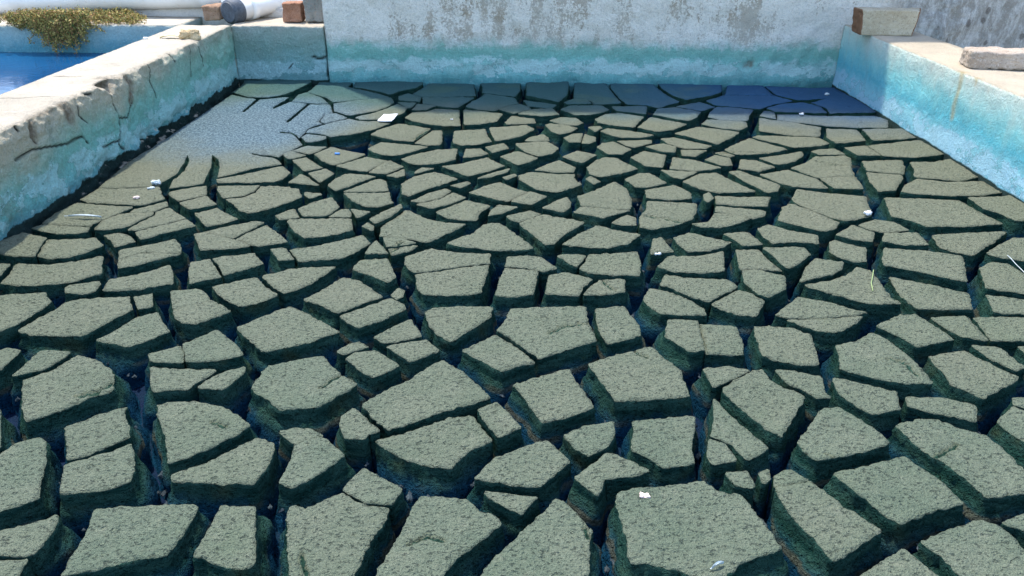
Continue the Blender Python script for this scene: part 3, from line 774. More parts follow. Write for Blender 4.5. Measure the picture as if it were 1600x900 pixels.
def make_block(q, own, pts=None):
    if pts is None: pts = np.array([tuple(on_z(x, y, 0.0))[:2] for x, y in q])
    ar = .5*np.sum(pts[:, 0]*np.roll(pts[:, 1], -1)-np.roll(pts[:, 0], -1)*pts[:, 1])
    if ar < 0: pts = pts[::-1]; ar = -ar
    c = pts.mean(0); slab_big = ar > .5
    dist = math.hypot(c[0], c[1]) + 0.1
    sp = max(.0042, min(.016, .0048*dist)) if not slab_big else .015
    O = resample(chaikin(pts, .035), sp)
    # ragged outline
    nrm = np.roll(O, -1, 0)-np.roll(O, 1, 0); nrm = np.stack([nrm[:, 1], -nrm[:, 0]], 1); nrm /= (np.hypot(*nrm.T)[:, None]+1e-9)
    size = math.sqrt(ar); am = min(.0034, .022*size) if not slab_big else .0015
    for i in range(len(O)):
        O[i] += nrm[i]*(nz3(O[i][0], O[i][1], 0, 55)*am+nz3(O[i][0], O[i][1], 3, 170)*am*.9)
    if own >= 0 and not slab_big:
        gq = np.array([min(.0024, .16*gap_at(p, own)) for p in O]); gq = (np.roll(gq, 1)+gq*2+np.roll(gq, -1))/4; O = O+nrm*gq[:, None]
    x0, y0 = O.min(0); x1, y1 = O.max(0)
    gx, gy = np.meshgrid(np.arange(x0, x1, sp), np.arange(y0, y1, sp*.9)); gx = gx+(np.arange(gx.shape[0]) % 2)[:, None]*sp*.5
    G = np.stack([gx.ravel(), gy.ravel()], 1)+rng.normal(0, sp*.16, (gx.size, 2))
    G = G[inside(G, O)]
    if len(G):
        dG = dist_to(G, O); G = G[dG > sp*.55]; dG = dG[dG > sp*.55]
    hl = [p for h in HW for p in h if x0 < p[0] < x1 and y0 < p[1] < y1]
    if hl:
        hl = np.array(hl); hl = hl[inside(hl, O)]
        if len(hl): hl = hl[dist_to(hl, O) > .002]
    if len(hl) and len(G):
        dm = np.min(np.hypot(G[:, None, 0]-hl[None, :, 0], G[:, None, 1]-hl[None, :, 1]), 1); G = G[dm > .0034]
    n = len(O); allp = [Vector(p) for p in O]+[Vector(p) for p in G]+[Vector(p) for p in hl]; hstart = n+len(G)
    cv, ce, cf, ov, oe, of = geometry.delaunay_2d_cdt(allp, [(i, (i+1) % n) for i in range(n)], [], 1, 1e-6)
    R = min(.0032, .04*size); tilt = np.array([random.gauss(0, .010), random.gauss(0, .010)]) if not slab_big else np.zeros(2)
    h0 = random.uniform(-.004, .003) if not slab_big else -.001
    CC = np.array([tuple(v) for v in cv]); dd = dist_to(CC, O)
    m = {}
    for i, src in enumerate(ov):
        for k_ in src: m.setdefault(k_, i)
    curl = random.uniform(0, .004) if not slab_big else 0
    V = []; side = []
    def topz(x, y, d):
        z = h0+tilt[0]*(x-c[0])+tilt[1]*(y-c[1])
        t = max(0, 1-d/R); z -= R*.5*t*t
        z += curl*math.exp(-(d/.04)**2)
        f = 1 if dist < 2.2 else .7
        z += f*(nz3(x, y*1.2, 1, 85)*.0028+nz3(x, y, 2, 210)*.0012+nz3(x, y, 4, 12)*.003)
        return z
    for (x, y), d, src in zip(CC, dd, ov):
        hh = any(s_ >= hstart for s_ in src)
        V.append((x, y, topz(x, y, d)-(.011 if hh else 0))); side.append(1.0 if hh else 0)
    Fs = [tuple(f) for f in cf]
    ring = [m.get(i) for i in range(n)]
    if None in ring:
        ring = [ring[i] if ring[i] is not None else int(np.argmin(np.hypot(*(CC-O[i]).T))) for i in range(n)]
    # smoothed outward normals for the flank
    N = nrm.copy()
    for _ in range(2): N = (np.roll(N, 1, 0)+N*2+np.roll(N, -1, 0)); N /= (np.hypot(*N.T)[:, None]+1e-9)
    flare = min(.015, .10*size) if not slab_big else .004; un = min(.008, .05*size)
    prev = ring; sd_ = random.uniform(0, 50)
    gp = np.array([min(.042, max(.001, .5*gap_at(p, own)-.0015)) for p in O])
    for _ in range(6): gp = np.minimum(gp, (np.roll(gp, 1)+gp*2+np.roll(gp, -1))/4+.0004)
    ldg = np.array([.5+.9*nz3(p[0]+sd_, p[1], 1, 7) for p in O])
    lv = [(.0022, .02, .8), (.010, .06, 1), (.022, .13, 1), (.033, .22, 1), (.040, .40, 1), (.050, .52, 1), (.062, .66, 1), (.076, .86, 1), (.094, 1.0, 1)]
    for dep, fl, sv in lv:
        cur = []
        for i in range(n):
            x, y = O[i]; z0 = V[ring[i]][2]; z = z0-dep
            fx = fl+(.30*max(0, ldg[i]) if .026 < dep < .07 else 0)
            o = gp[i]*min(1, fx) + min(un, gp[i]*.45+.001)*(nz3(x+sd_, y, z*2.4, 24)*.9+nz3(x, y, z*2, 70)*.55)*min(1, dep/.012)
            
            cur.append(len(V)); V.append((x+N[i][0]*o, y+N[i][1]*o, z+nz3(x, y, 7+dep, 40)*.002)); side.append(sv)
        for i in range(n):
            j = (i+1) % n
            if prev[i] == prev[j]: continue
            Fs.append((prev[j], prev[i], cur[i], cur[j]))
        prev = cur
    Fs.append(tuple(prev[::-1]) if False else tuple(prev))
    base = Vector((c[0], c[1], BED))
    Va = np.array(V)-np.array(base)
    me = mesh_from('mud_block', Va, Fs)
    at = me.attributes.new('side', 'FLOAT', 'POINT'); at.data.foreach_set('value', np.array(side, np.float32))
    return me, base, ar, pts
# ---- labels that single out each block: look first, then what it lies by, then where
def shape_words(q, ar, pts):
    P = pts; n = len(P); keep = []
    for i in range(n):
        a, b, c_ = P[i-1], P[i], P[(i+1) % n]; u = b-a; v = c_-b
        an = abs(math.degrees(math.atan2(u[0]*v[1]-u[1]*v[0], u @ v)))
        if an > 32: keep.append(i)
    k_ = len(keep); c0 = P-P.mean(0); ev = np.linalg.eigvalsh(c0.T @ c0); el = math.sqrt(ev[1]/max(ev[0], 1e-9))
    sz = 'big' if ar > .030 else 'medium' if ar > .010 else 'small' if ar > .003 else 'tiny'
    sh = 'elongated' if el > 2.6 else 'three-cornered' if k_ <= 3 else 'four-cornered' if k_ == 4 else 'five-cornered' if k_ == 5 else 'many-cornered'
    return sz, sh
used = set()
order = sorted(range(len(blocks)), key=lambda i: -blocks[i].mean(0)[1])
for bi in order:
    q = blocks[bi]; me, base, ar, pts = make_block(q, bi)
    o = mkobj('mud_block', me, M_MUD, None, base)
    vis = q[(q[:, 0] > -5) & (q[:, 0] < 1605) & (q[:, 1] < 905)]
    if len(vis) < 2: vis = q
    qx, qy = np.clip(vis.mean(0), [0, 0], [1599, 899])
    px = int(round(qx/16)); py = int(round(qy/9)); sz, sh = shape_words(q, ar, pts)
    P2 = [Vector((p[0], p[1], 0)) for p in pts]
    dl = min((p-BL).dot(nl) for p in P2); dr = min((p-BR).dot(nr_) for p in P2); db = min((p-BL).dot(nb) for p in P2)
    wh = ''
    if ar > .5: lab = 'huge unbroken grey-blue sheet of damp speckled mud in the far left corner'
    else:
        if db < .06: wh = ' against the far wall'
        elif dl < .10: wh = ' by the left wall'
        elif dr < .10: wh = ' by the right wall'
        elif qy > 860: wh = ' at the bottom edge'
        tone = 'blue-stained' if qy < 160 else 'green-grey'
        lab = f'{sz} {sh} {tone} mud block{wh}, {px}% across and {py}% down the photo'
        t_ = 0
        while lab in used:
            t_ += 1
            lab = f'{sz} {sh} {tone} mud block{wh}, {qx/16:.1f}% across and {qy/9:.1f}% down the photo'
            if t_ > 1: lab = lab.replace(' mud block', ' slab')
            if len(lab.split()) > 16: lab = lab.replace(' down the photo', ' down')
            if t_ > 1: break

    used.add(lab)
    tag(o, lab, 'mud block', 'cracked mud blocks covering the basin')
print('blocks', len(blocks), 'unique labels', len(used))

# ---- the mud goes on outside the picture: plain blocks of the same kind, one object
def frame_clear(p):
    l = R3.transposed() @ (Vector((p[0], p[1], 0))-CP)
    if l.z > -.05: return True
    x, y = 800+FPX*l.x/-l.z, 450-FPX*l.y/-l.z
    return x < -8 or x > 1608 or y > 912
rr = random.Random(3); st = .125; GV = {}
for i in range(-16, 18):
    for j in range(-1, 34):
        x, y = i*st, -1.0+j*st; GV[i, j] = np.array([x+rr.uniform(-.036, .036), y+rr.uniform(-.036, .036)])
EV, EF, ES = [], [], []
for i in range(-16, 17):
    for j in range(-1, 33):
        Q = np.array([GV[i, j], GV[i+1, j], GV[i+1, j+1], GV[i, j+1]]); c_ = Q.mean(0); Q = c_+(Q-c_)*.88
        parts_ = [Q]
        if rr.random() < .35:
            m0, m1_ = (Q[0]+Q[1])/2, (Q[2]+Q[3])/2; e_ = (Q[1]-Q[0])*.03
            parts_ = [np.array([Q[0], m0-e_, m1_-e_, Q[3]]), np.array([m0+e_, Q[1], Q[2], m1_+e_])]
        for Q in parts_:
            E = resample(Q, .03)
            if not all(frame_clear(p) for p in E): continue
            if not all((Vector((p[0], p[1], 0))-BL).dot(nl) > .03 and (Vector((p[0], p[1], 0))-BR).dot(nr_) > .03 and (Vector((p[0], p[1], 0))-nw_a).dot(nn_w) > .03 for p in Q): continue
            if min(KD.find((p[0], p[1], 0))[2] for p in E) < .014: continue
            me_, b_, ar_, _p = make_block(None, -1, Q)
            n0 = len(EV); EV += [v.co+b_ for v in me_.vertices]; EF += [tuple(n0+v for v in f.vertices) for f in me_.polygons]
            ES += [d.value for d in me_.attributes['side'].data]; bpy.data.meshes.remove(me_)
me_ = mesh_from('mud_field', EV, EF); at_ = me_.attributes.new('side', 'FLOAT', 'POINT'); at_.data.foreach_set('value', np.array(ES, np.float32))
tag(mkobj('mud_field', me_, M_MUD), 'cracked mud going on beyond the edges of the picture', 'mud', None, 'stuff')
# ---------------------------------------------------------------- bricks and stones
def brick_mesh(name, A, ux, uy, L, W_, Hh, rnd, amp, sc, res=.006, chip=None, cut=0):
    bm = bmesh.new(); bmesh.ops.create_cube(bm, size=1)
    bmesh.ops.subdivide_edges(bm, edges=bm.edges, cuts=22, use_grid_fill=True)
    for v in bm.verts:
        x, y, z = v.co.x*L, v.co.y*W_, (v.co.z+.5)*Hh
        # rounded arrises
        hx, hy, hz = L/2-rnd, W_/2-rnd, Hh/2-rnd
        p = Vector((x, y, z-Hh/2)); cl = Vector((max(-hx, min(hx, p.x)), max(-hy, min(hy, p.y)), max(-hz, min(hz, p.z))))
        d = p-cl
        if d.length > rnd: p = cl+d.normalized()*rnd
        if chip: p = chip(p, L, W_, Hh)
        f = fbm((p.x+A, p.y, p.z), sc, 4)*amp + fbm((p.x+A, p.y, p.z), sc*5, 3)*amp*.35
        p += Vector((p.x/L, p.y/W_, p.z/Hh)).normalized()*f
        v.co = Vector((p.x, p.y, max(p.z+Hh/2, 0)))
    me = bpy.data.meshes.new(name); bm.to_mesh(me); bm.free(); me.polygons.foreach_set('use_smooth', [True]*len(me.polygons)); return me
def mat_stone(name, a, b, sp, dark=None, spf=.5, bscale=60, bd=.004):
    k = NT(name); ob = k.t.nodes.new('ShaderNodeTexCoord').outputs['Object']
    c = k.mix(k.ss(k.noise(9, 5, .65, ob), .35, .65), a, b)
    c = k.mix(k.ss(k.noise(170, 3, .8, ob), .55, .68, 0, spf), c, sp)
    c = k.mix(k.ss(k.noise(120, 3, .8, ob), .36, .46, .5, 0), c, tuple(x*.4 for x in a))
    if dark:
        nx = k.t.nodes.new('ShaderNodeSeparateXYZ'); tc = k.t.nodes.new('ShaderNodeTexCoord'); k.lk(tc.outputs['Normal'], nx.inputs[0])
        e = k.ss(k.math('ADD', k.math('ABSOLUTE', nx.outputs[0]), k.math('MULTIPLY', k.noise(30, 4, .7, ob), .3)), .42, .56)
        c = k.mix(e, c, dark)
    return k.fin(c, .92, k.bump(k.noise(bscale, 5, .75, ob), bd), .2)
def face_rot(v): return math.atan2(v.y, v.x)
def put(name, me, mat, loc, rz, label, cat, group=None, rx=0):
    o = mkobj(name, me, mat, None, loc); o.rotation_euler = (rx, 0, rz); tag(o, label, cat, group); return o
# stone block bridging the right wall
A0 = on_z(1345, 55, ZR); A1 = on_z(1432, 57, ZR)
ax = (A1-A0); L0 = ax.length*1.24; mid = (A0+A1)/2
def chip1(p, L, W_, Hh):
    s_ = max(0, p.x/(L/2))**2; t_ = max(0, -p.x/(L/2))**2   # both broken ends slope in towards the base
    fr = .5-p.y/W_
    p.x += -(.014*(1-(p.z/Hh+.5))+.034*fr)*s_ + t_*(.016*(1-(p.z/Hh+.5)) + .010*fr + .008*max(0, noise.noise(p*40)))
    return p
m1 = mat_stone('grey_stone', (.37, .31, .21), (.45, .39, .28), (.6, .57, .48), (.19, .10, .055))
hb1 = on_plane(1345, 12, A0, Vector((ax.y, -ax.x, 0)).normalized()).z-ZR
put('stone_block', brick_mesh('stone_block', 1, 0, 0, L0, .105, hb1*.93, .004, .004, 14, chip=chip1), m1, Vector((mid.x, mid.y, ZR))+Vector((-ax.y, ax.x, 0)).normalized()*.052,
    face_rot(ax), 'grey-buff squared stone with dark broken ends on the right wall by the corner', 'stone')
A0 = on_z(1514, 108, ZR); A1 = on_z(1600, 111, ZR); ax = (A1-A0).normalized(); L1 = .235
m2 = mat_stone('pink_brick', (.33, .26, .20), (.44, .37, .30), (.62, .54, .47), None, .8, 50, .006)
hb2 = on_plane(1520, 77, A0, Vector((ax.y, -ax.x, 0))).z-ZR
put('brick', brick_mesh('brick', 5, 0, 0, L1, .11, hb2*.9, .010, .007, 16), m2, Vector((A0.x, A0.y, ZR))+ax*L1/2+Vector((-ax.y, ax.x, 0))*.055, face_rot(ax),
    'weathered pinkish-red brick lying on top of the right wall, at the picture edge', 'brick')
# upright bricks at the far left corner
def upright(x0, x1, yb, yt, mat, lab, d=0.1, seed=1, rnd=.008, rot=0, zb=None):
    zb = ZW if zb is None else zb
    a = on_z(x0, yb, zb); b = on_z(x1, yb, zb); wd = (b-a).length; u = (b-a).normalized(); n_ = Vector((-u.y, u.x, 0))
    h = on_plane((x0+x1)/2, yt, a, n_).z-zb
    h = min(max(h, .03), .24)
    put('brick', brick_mesh('brick', seed, 0, 0, wd, d, h, rnd, .005, 18), mat, (a+b)/2+n_*d/2, face_rot(u)+rot, lab, 'brick')
m3 = mat_stone('red_brick', (.25, .115, .065), (.34, .175, .11), (.6, .45, .33), None, .35, 60, .004)
m4 = mat_stone('grey_brick', (.19, .20, .18), (.28, .27, .24), (.42, .18, .10), None, .5, 50, .004)
m5 = mat_stone('brown_brick', (.24, .14, .085), (.33, .21, .14), (.5, .4, .3), None, .35, 50, .004)
upright(443, 472, 35, 5, m3, 'red-brown brick standing on end beside the grey brick', .10, 3, .006)
upright(477, 510, 35, -8, m4, 'grey mortar-smeared brick wedged against the tall wall', .10, 7, .010)
upright(318, 345, 33, 9, m5, 'brown brick behind the grey cap of the white pipe', .10, 11, .012, 0)
# pipes
k = NT('white_plastic_pipe'); c = k.mix(k.ss(k.noise(5, 5), .4, .7), (.74, .74, .72), (.64, .63, .60)); c = k.mix(k.ss(k.noise(40, 4, .8), .62, .72, 0, .6), c, (.42, .34, .26))
M_PIPE = k.fin(c, .45, k.bump(k.noise(30, 3), .001), .4)
k = NT('grey_cap'); M_CAP = k.fin(k.mix(k.ss(k.noise(50, 5, .8), .4, .65), (.05, .06, .075), (.085, .10, .12)), .6, k.bump(k.noise(90, 4), .001), .3)
def tube(name, path, rad, seg=20, caps=True):
    vs, fs = [], []
    for i, p in enumerate(path):
        t = (path[min(i+1, len(path)-1)]-path[max(i-1, 0)]).normalized(); a = t.orthogonal().normalized() if abs(t.z) > .95 else t.cross(UP).normalized(); b = t.cross(a).normalized()
        r = rad[i] if isinstance(rad, (list, tuple)) else rad
        for j in range(seg): an = 2*math.pi*j/seg; vs.append(p+a*(r*math.cos(an))+b*(r*math.sin(an)))
    for i in range(len(path)-1):
        for j in range(seg): k_ = (j+1) % seg; fs.append((i*seg+j, i*seg+k_, (i+1)*seg+k_, (i+1)*seg+j))
    if caps: fs.append(tuple(range(seg))); fs.append(tuple((len(path)-1)*seg+j for j in range(seg-1, -1, -1)))
    return mesh_from(name, vs, fs)
def sub(me, base):
    me.transform(Matrix.Translation(-base)); return me
# capped end
zc = ZW+.062
pc = on_plane(359, 19, BL-nb*.10, nb); zc = pc.z
ax = (ub*.50-nb*.84+UP*.06).normalized(); b0 = Vector((pc.x, pc.y, ZW))
rc = 18.5/FPX*(-(R3.transposed() @ (pc-CP)).z)
root = empty('drain_pipe', b0); tag(root, 'short white pipe with round grey end cap resting at the far left corner', 'pipe')
P_ = lambda s_: pc+ax*s_
o = mkobj('pipe_body', sub(tube('pipe_body', [P_(.02), P_(.3), P_(.5), P_(.56)+ub*.05, P_(.60)+ub*.16+UP*.02, P_(.62)+ub*.4+UP*.05], rc*.9, 32), b0), M_PIPE, root)
bmx = tube('end_cap', [P_(-.012), P_(-.009), P_(0), P_(.03), P_(.055), P_(.056)], [rc*.80, rc*.93, rc, rc, rc, rc*.9], 40)
mkobj('end_cap', sub(bmx, b0), M_CAP, root)
mkobj('collar', sub(tube('collar', [P_(.11), P_(.112), P_(.155), P_(.157)], [rc*.9, rc*1.0, rc*1.0, rc*.9], 32), b0), M_PIPE, root)
# long pipe
pa = on_plane(0, 3, BL-nb*.30, nb); pb = on_plane(345, -9, BL-nb*.30, nb)
rp = .062; d_ = (pb-pa).normalized()
b1 = Vector((pb.x, pb.y, ZW))
root = empty('water_pipe', b1); tag(root, 'long white plastic pipe running along the top left above the weed', 'pipe')
mkobj('pipe_body', sub(tube('pipe_body', [pa-d_*2.5, pa, pa+(pb-pa)*.5, pb], rp, 32), b1), M_PIPE, root)
mkobj('joint_sleeve', sub(tube('joint_sleeve', [pb-d_*.10, pb-d_*.099, pb-d_*.001, pb+d_*.012], [rp, rp*1.08, rp*1.08, rp*.9], 32), b1), M_PIPE, root)

# stone and leaf on the left wall
m6 = mat_stone('sandstone', (.42, .30, .16), (.52, .40, .24), (.7, .6, .45), None, .4, 60, .004)
p = on_z(295, 61, ZW); put('stone', brick_mesh('stone', 21, 0, 0, .078, .045, .036, .017, .016, 14), m6, Vector((p.x, p.y+.02, ZW-.004)), .3, 'small tan stone on the cream top of the left wall', 'stone')
def leaf_mesh(name, L, W_, bend=.01, n=12, curl=.004, th=.0008):
    vs, fs = [], []
    for lay in (0, 1):
        for i in range(n+1):
            t = i/n; w_ = W_*.5*math.sin(math.pi*min(1, t*.96+.02))**.8
            for j in (-1, -.5, 0, .5, 1): vs.append(((t-.5)*L, w_*j, bend*math.sin(math.pi*t)+curl*j*j-lay*th+.002))
    for lay in (0, 1):
        for i in range(n):
            for j in range(4):
                a = lay*(n+1)*5+i*5+j; f = (a, a+5, a+6, a+1); fs.append(f if lay else f[::-1])
    return mesh_from(name, vs, fs)
k = NT('dry_leaf'); M_LEAF = k.fin(k.mix(k.ss(k.noise(60, 3), .4, .6), (.55, .47, .22), (.66, .60, .38)), .8)
p = on_z(268, 60, ZW); put('dry_leaf', leaf_mesh('dry_leaf', .10, .04), M_LEAF, Vector((p.x, p.y, ZW)), .1, 'flat yellowish dry leaf beside the tan stone on the left wall', 'leaf')
k = NT('pebble_white'); M_PEB = k.fin(k.mix(k.noise(60, 3), (.7, .68, .62), (.8, .78, .74)), .8)
p = on_z(228, 61, ZW); put('pebble', brick_mesh('pebble', 31, 0, 0, .022, .014, .010, .005, .002, 60), M_PEB, Vector((p.x, p.y, ZW-.002)), .2, 'tiny white pebble on the outer edge of the left wall', 'pebble')
# ---------------------------------------------------------------- creeping weed
k = NT('weed_leaf'); oi = k.t.nodes.new('ShaderNodeNewGeometry').outputs['Random Per Island']
wc = k.mix(k.ss(oi, .2, .8), (.22, .19, .05), (.50, .39, .12)); wc = k.mix(k.ss(oi, .82, .9), wc, (.34, .17, .07)); wc = k.mix(k.ss(oi, .1, .16, 1, 0), wc, (.05, .10, .03))
M_WL = k.fin(wc, .7); M_WL.node_tree.nodes['Principled BSDF'].inputs['Subsurface Weight'].default_value = 0
k = NT('weed_stem'); M_WS = k.fin((.26, .15, .07, 1), .8)
zl = ZW+.0
wb = on_z(115, 30, ZW); wb = Vector((wb.x, wb.y, ZW))
def led(px, py): return on_z(px, py, ZW)
stems = []; leaves = []
R_ = random.Random(5)
fo = BL+nb*.012
def addleaf(p, s_):
    d = Vector((R_.gauss(0, 1), R_.gauss(0, 1), R_.gauss(0.3, 1))).normalized(); t = d.orthogonal().normalized(); t.rotate(Matrix.Rotation(R_.uniform(0, 6.28), 3, d))
    leaves.append((p, d*s_, t*s_*.32))
for i in range(330):
    hang = i % 2 == 0
    if hang:
        x = 92+R_.gauss(0, 26); x = min(max(x, 35), 150); p = led(x, R_.uniform(30, 38))+UP*R_.uniform(.0, .05)
        ln = R_.uniform(.04, .19)*max(.3, 1-abs(x-95)/55); path = [p]
        front = Vector((p.x, p.y, p.z)); e = nb*max(0, (BL-p).dot(nb)*1)
        q1 = p+nb*((BL-p).dot(nb)+R_.uniform(.005, .05))+UP*R_.uniform(0, .02)+ub*R_.gauss(0, .02); path.append(q1)
        st = 6; tgt = ub*R_.gauss(.02, .035)
        for k_ in range(1, st+1):
            path.append(q1-UP*(ln*k_/st)+tgt*(k_/st)+Vector((R_.gauss(0, .006), R_.gauss(0, .006), 0)))
    else:
        x = R_.choice([R_.uniform(15, 205), R_.gauss(90, 40), R_.gauss(180, 16)]); x = min(max(x, 16), 214); p = led(x, R_.uniform(26, 37)); path = [p]; d = Vector((R_.gauss(0, 1), R_.gauss(0, .5), 0)).normalized()
        ln = R_.uniform(.05, .14); top_ = R_.uniform(.005, .035) * (1.2 if x > 60 else .6)
        for k_ in range(1, 6): path.append(p+d*(ln*k_/5)+UP*(top_*math.sin(math.pi*.62*k_/5))+Vector((R_.gauss(0, .006), R_.gauss(0, .006), 0)))
    stems.append(path)
    for a_, b_ in zip(path[:-1], path[1:]):
        for _ in range(13 if hang else 15): addleaf(a_.lerp(b_, R_.random())+Vector((R_.gauss(0, .006), R_.gauss(0, .006), R_.gauss(0, .006))), R_.uniform(.006, .013))
root = empty('creeping_weed', wb); tag(root, 'yellow-green creeping weed spilling over the tank wall towards the blue water', 'plant')
vs, fs = [], []
for path in stems:
    for a_, b_ in zip(path[:-1], path[1:]):
        t = (b_-a_).normalized(); u_ = t.orthogonal().normalized()*.0012; v_ = t.cross(u_)
        n0 = len(vs); vs += [a_+u_, a_-u_*.5+v_, a_-u_*.5-v_, b_+u_, b_-u_*.5+v_, b_-u_*.5-v_]
        fs += [(n0, n0+1, n0+4, n0+3), (n0+1, n0+2, n0+5, n0+4), (n0+2, n0, n0+3, n0+5)]
mkobj('stems', sub(mesh_from('stems', vs, fs, False), wb), M_WS, root)
vs, fs = [], []
for p, d, t in leaves:
    n0 = len(vs); nn = d.cross(t).normalized()*d.length*.12
    vs += [p, p+d*.5+t+nn, p+d, p+d*.5-t+nn]; fs += [(n0, n0+1, n0+2), (n0, n0+2, n0+3)]
mkobj('foliage', sub(mesh_from('foliage', vs, fs, False), wb), M_WL, root)

# ---------------------------------------------------------------- litter on the mud
def simple(name, col, rough=.7):
    k = NT(name); return k.fin(k.mix(k.ss(k.noise(70, 4), .4, .6), col, tuple(c_*.82 for c_ in col)), rough, k.bump(k.noise(80, 3), .0008))
M_PAPER = simple('white_paper', (.70, .70, .70)); M_FEA = simple('feather_white', (.55, .60, .60)); M_PINK = simple('shell_pink', (.80, .62, .55)); M_GRASS = simple('straw', (.26, .33, .14)); M_BLUE = simple('blue_plastic', (.10, .28, .60))
def sheet(name, corners, mat, z, th=.003, lab='', cat='', warp=.004, n=8):
    W4 = [on_z(x, y, z) for x, y in corners]; base = sum(W4, Vector())/4; base.z = z
    vs, fs = [], []
    for lay in (0, 1):
        for i in range(n+1):
            for j in range(n+1):
                s_, t_ = i/n, j/n; p = W4[0].lerp(W4[1], s_).lerp(W4[3].lerp(W4[2], s_), t_)
                vs.append(p-base+UP*(.0055+warp*noise.noise(p*25)+warp*.8*(s_-.5)**2*4-lay*th))
    for lay in (0, 1):
        for i in range(n):
            for j in range(n):
                a = lay*(n+1)**2+i*(n+1)+j; f = (a, a+1, a+n+2, a+n+1); fs.append(f if lay else f[::-1])
    rim = [i*(n+1) for i in range(n+1)]+[n*(n+1)+j for j in range(1, n+1)]+[i*(n+1)+n for i in range(n-1, -1, -1)]+[j for j in range(n-1, 0, -1)]
    K = (n+1)**2
    for a, b in zip(rim, rim[1:]+rim[:1]): fs.append((a, b, b+K, a+K))
    me = mesh_from(name, vs, fs, False); bm = bmesh.new(); bm.from_mesh(me); bmesh.ops.recalc_face_normals(bm, faces=bm.faces); bm.to_mesh(me); bm.free()
    return tag(mkobj(name, me, mat, None, base), lab, cat)
sheet('paper_scrap', [(590, 191), (612, 192), (622, 180.5), (600, 181)], M_PAPER, .004, .003, 'white scrap of paper lying on the mud near the far left', 'paper', .003)
def feather(px, py, L, W_, rz, lab, mat=M_FEA, z=.006, name='feather', cat='feather', bend=.003):
    p = on_z(px, py, z); root = empty(name, Vector((p.x, p.y, z))); root.rotation_euler.z = rz; tag(root, lab, cat)
    mkobj('vane', leaf_mesh('vane', L, W_, bend), mat, root)
    mkobj('quill', tube('quill', [Vector((-L*.62, 0, .003)), Vector((0, 0, bend+.003)), Vector((L*.45, 0, .003))], .0008, 6), mat, root)
feather(133, 340, .10, .009, -.05, 'thin white feather on the mud beside the left wall')
feather(1121, 886, .022, .0035, .5, 'tiny pale feather on the big slab at the bottom of the photo')
def bit(px, py, s_, mat, lab, name='crumb', cat='crumb', z=.002, rz=0, el=1.3):
    p = on_z(px, py, z); me = brick_mesh(name, px, 0, 0, s_*el, s_, s_*.55, s_*.22, s_*.28, 1.2/s_); put(name, me, mat, Vector((p.x, p.y, z)), rz, lab, cat)
bit(1007, 777, .011, M_PINK, 'tiny pink-white shell crumb on the largest slab in the foreground', 'shell', 'shell')
bit(1356, 335, .016, M_PAPER, 'small white foam scrap at the right end of a mud block, mid right', 'foam_scrap', 'foam scrap', rz=.9, el=1.5)
bit(245, 287, .018, M_FEA, 'white tuft of foam on the mud near the left wall', 'foam_scrap', 'foam scrap', rz=.3, el=1.4)
bit(236, 295, .009, M_FEA, 'smaller white foam fleck just below the white tuft near the left wall', 'foam_scrap', 'foam scrap', rz=.5, el=2.4)
bit(213, 310, .010, M_PINK, 'pale pinkish fleck on the mud near the left wall', 'shell', 'shell', rz=.1, el=1.6)
bit(527, 241, .010, M_BLUE, 'tiny blue plastic chip on a mud block left of centre', 'plastic_chip', 'plastic chip', rz=.2, el=1.6)
bit(1252, 179, .012, M_PAPER, 'white fleck in the blue stained mud near the far right wall', 'foam_scrap', 'foam scrap', el=1.4)
bit(1292, 148, .013, M_FEA, 'pale fleck on deep blue mud by the far right corner', 'foam_scrap', 'foam scrap', rz=.8, el=1.8)
bit(706, 187, .007, M_PAPER, 'tiny white speck on a far mud block, left of the middle', 'foam_scrap', 'foam scrap')
bit(1028, 398, .008, M_FEA, 'white sliver at the crack edge right of centre', 'foam_scrap', 'foam scrap', z=.0, rz=.35, el=2.2)
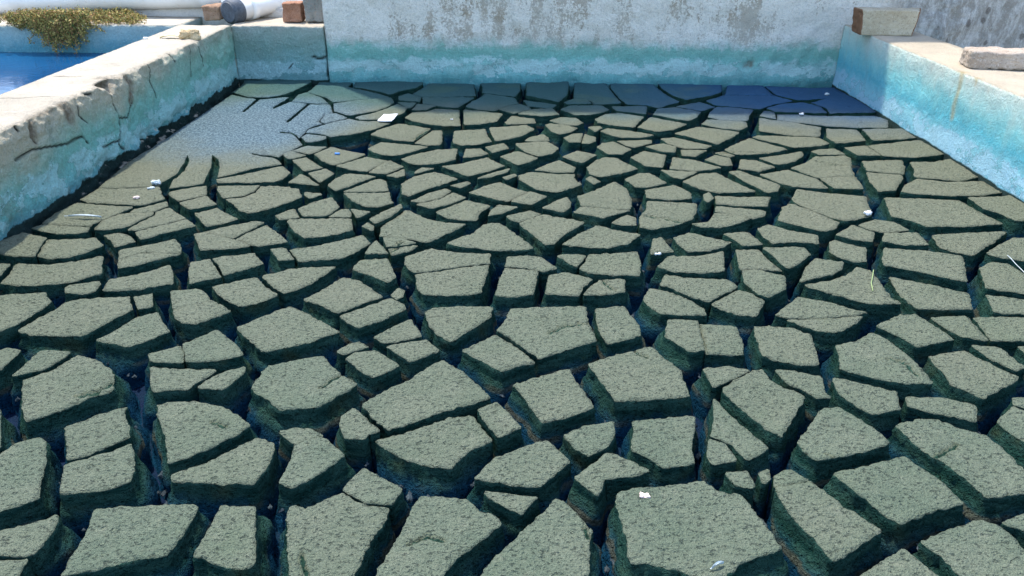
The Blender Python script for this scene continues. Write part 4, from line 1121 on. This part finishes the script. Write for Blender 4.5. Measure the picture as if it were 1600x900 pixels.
# straws and threads
def straw(pts, lab, r=.0012, mat=M_GRASS, name='straw'):
    P3 = [on_z(x, y, .0) + UP*h_ for x, y, h_ in pts]; b = Vector((P3[0].x, P3[0].y, 0))
    tag(mkobj(name, sub(tube(name, P3, r, 6), b), mat, None, b), lab, 'straw')
straw([(1364, 425, .006), (1362, 438, .012), (1360, 448, .010), (1363, 458, .006)], 'thin green grass blade standing on a mud block right of centre')
straw([(1573, 402, .006), (1578, 408, .008), (1586, 415, .005), (1600, 428, .004)], 'pale dry straw across the mud by the right edge', .0008, M_FEA)

# ---------------------------------------------------------------- torn skins and crumbs down in the wide cracks
k = NT('mud_crumb'); M_CRUMB = k.fin(k.mix(k.noise(30, 4), (.020, .040, .042), (.060, .072, .085)), .7, k.bump(k.noise(120, 4), .002), .4)
vs, fs = [], []; R_ = random.Random(11); cnt_ = 0
P_in = []
while cnt_ < 220:
    px, py = R_.uniform(0, 1600), R_.uniform(230, 900)
    p = on_z(px, py, -.03); g = min([d for co, ix, d in KD.find_range((p.x, p.y, 0), .1)] or [0])
    if g < .010 or g > .05: continue
    pt = np.array([[p.x, p.y]])
    near = {allpts[ix][2] for co, ix, d in KD.find_range((p.x, p.y, 0), .09)}
    if any(inside(pt, np.array([tuple(on_z(x, y, 0.0))[:2] for x, y in blocks[b_]]))[0] for b_ in near): continue
    cnt_ += 1
    L_ = R_.uniform(.006, .026); wd = R_.uniform(.002, .006); an = math.pi/2+R_.gauss(.1, .45); zb = R_.uniform(-.068, -.040)
    c_, s_ = math.cos(an), math.sin(an); n0 = len(vs); m_ = 6
    for i in range(m_+1):
        t = i/m_; w_ = wd*(.35+.65*math.sin(math.pi*min(.98, t+.05)))*R_.uniform(.6, 1.2); off = .004*noise.noise(Vector((t*3, cnt_, 0)))
        for a_, b_ in ((-w_, 0), (0, wd*.9), (w_, 0), (0, -wd*.6)):
            lx, ly = (t-.5)*L_, a_+off; vs.append(Vector((p.x+lx*c_-ly*s_, p.y+lx*s_+ly*c_, zb+b_+.003*noise.noise(Vector((t*4, cnt_, 5))))))
    for i in range(m_):
        for j in range(4): fs.append((n0+i*4+j, n0+i*4+(j+1) % 4, n0+(i+1)*4+(j+1) % 4, n0+(i+1)*4+j))
    fs += [(n0+3, n0+2, n0+1, n0), (n0+m_*4, n0+m_*4+1, n0+m_*4+2, n0+m_*4+3)]
tag(mkobj('mud_crumbs', mesh_from('mud_crumbs', vs, fs, False), M_CRUMB), 'torn grey skins and crumbs lying down in the wide cracks', 'crumbs', None, 'stuff')
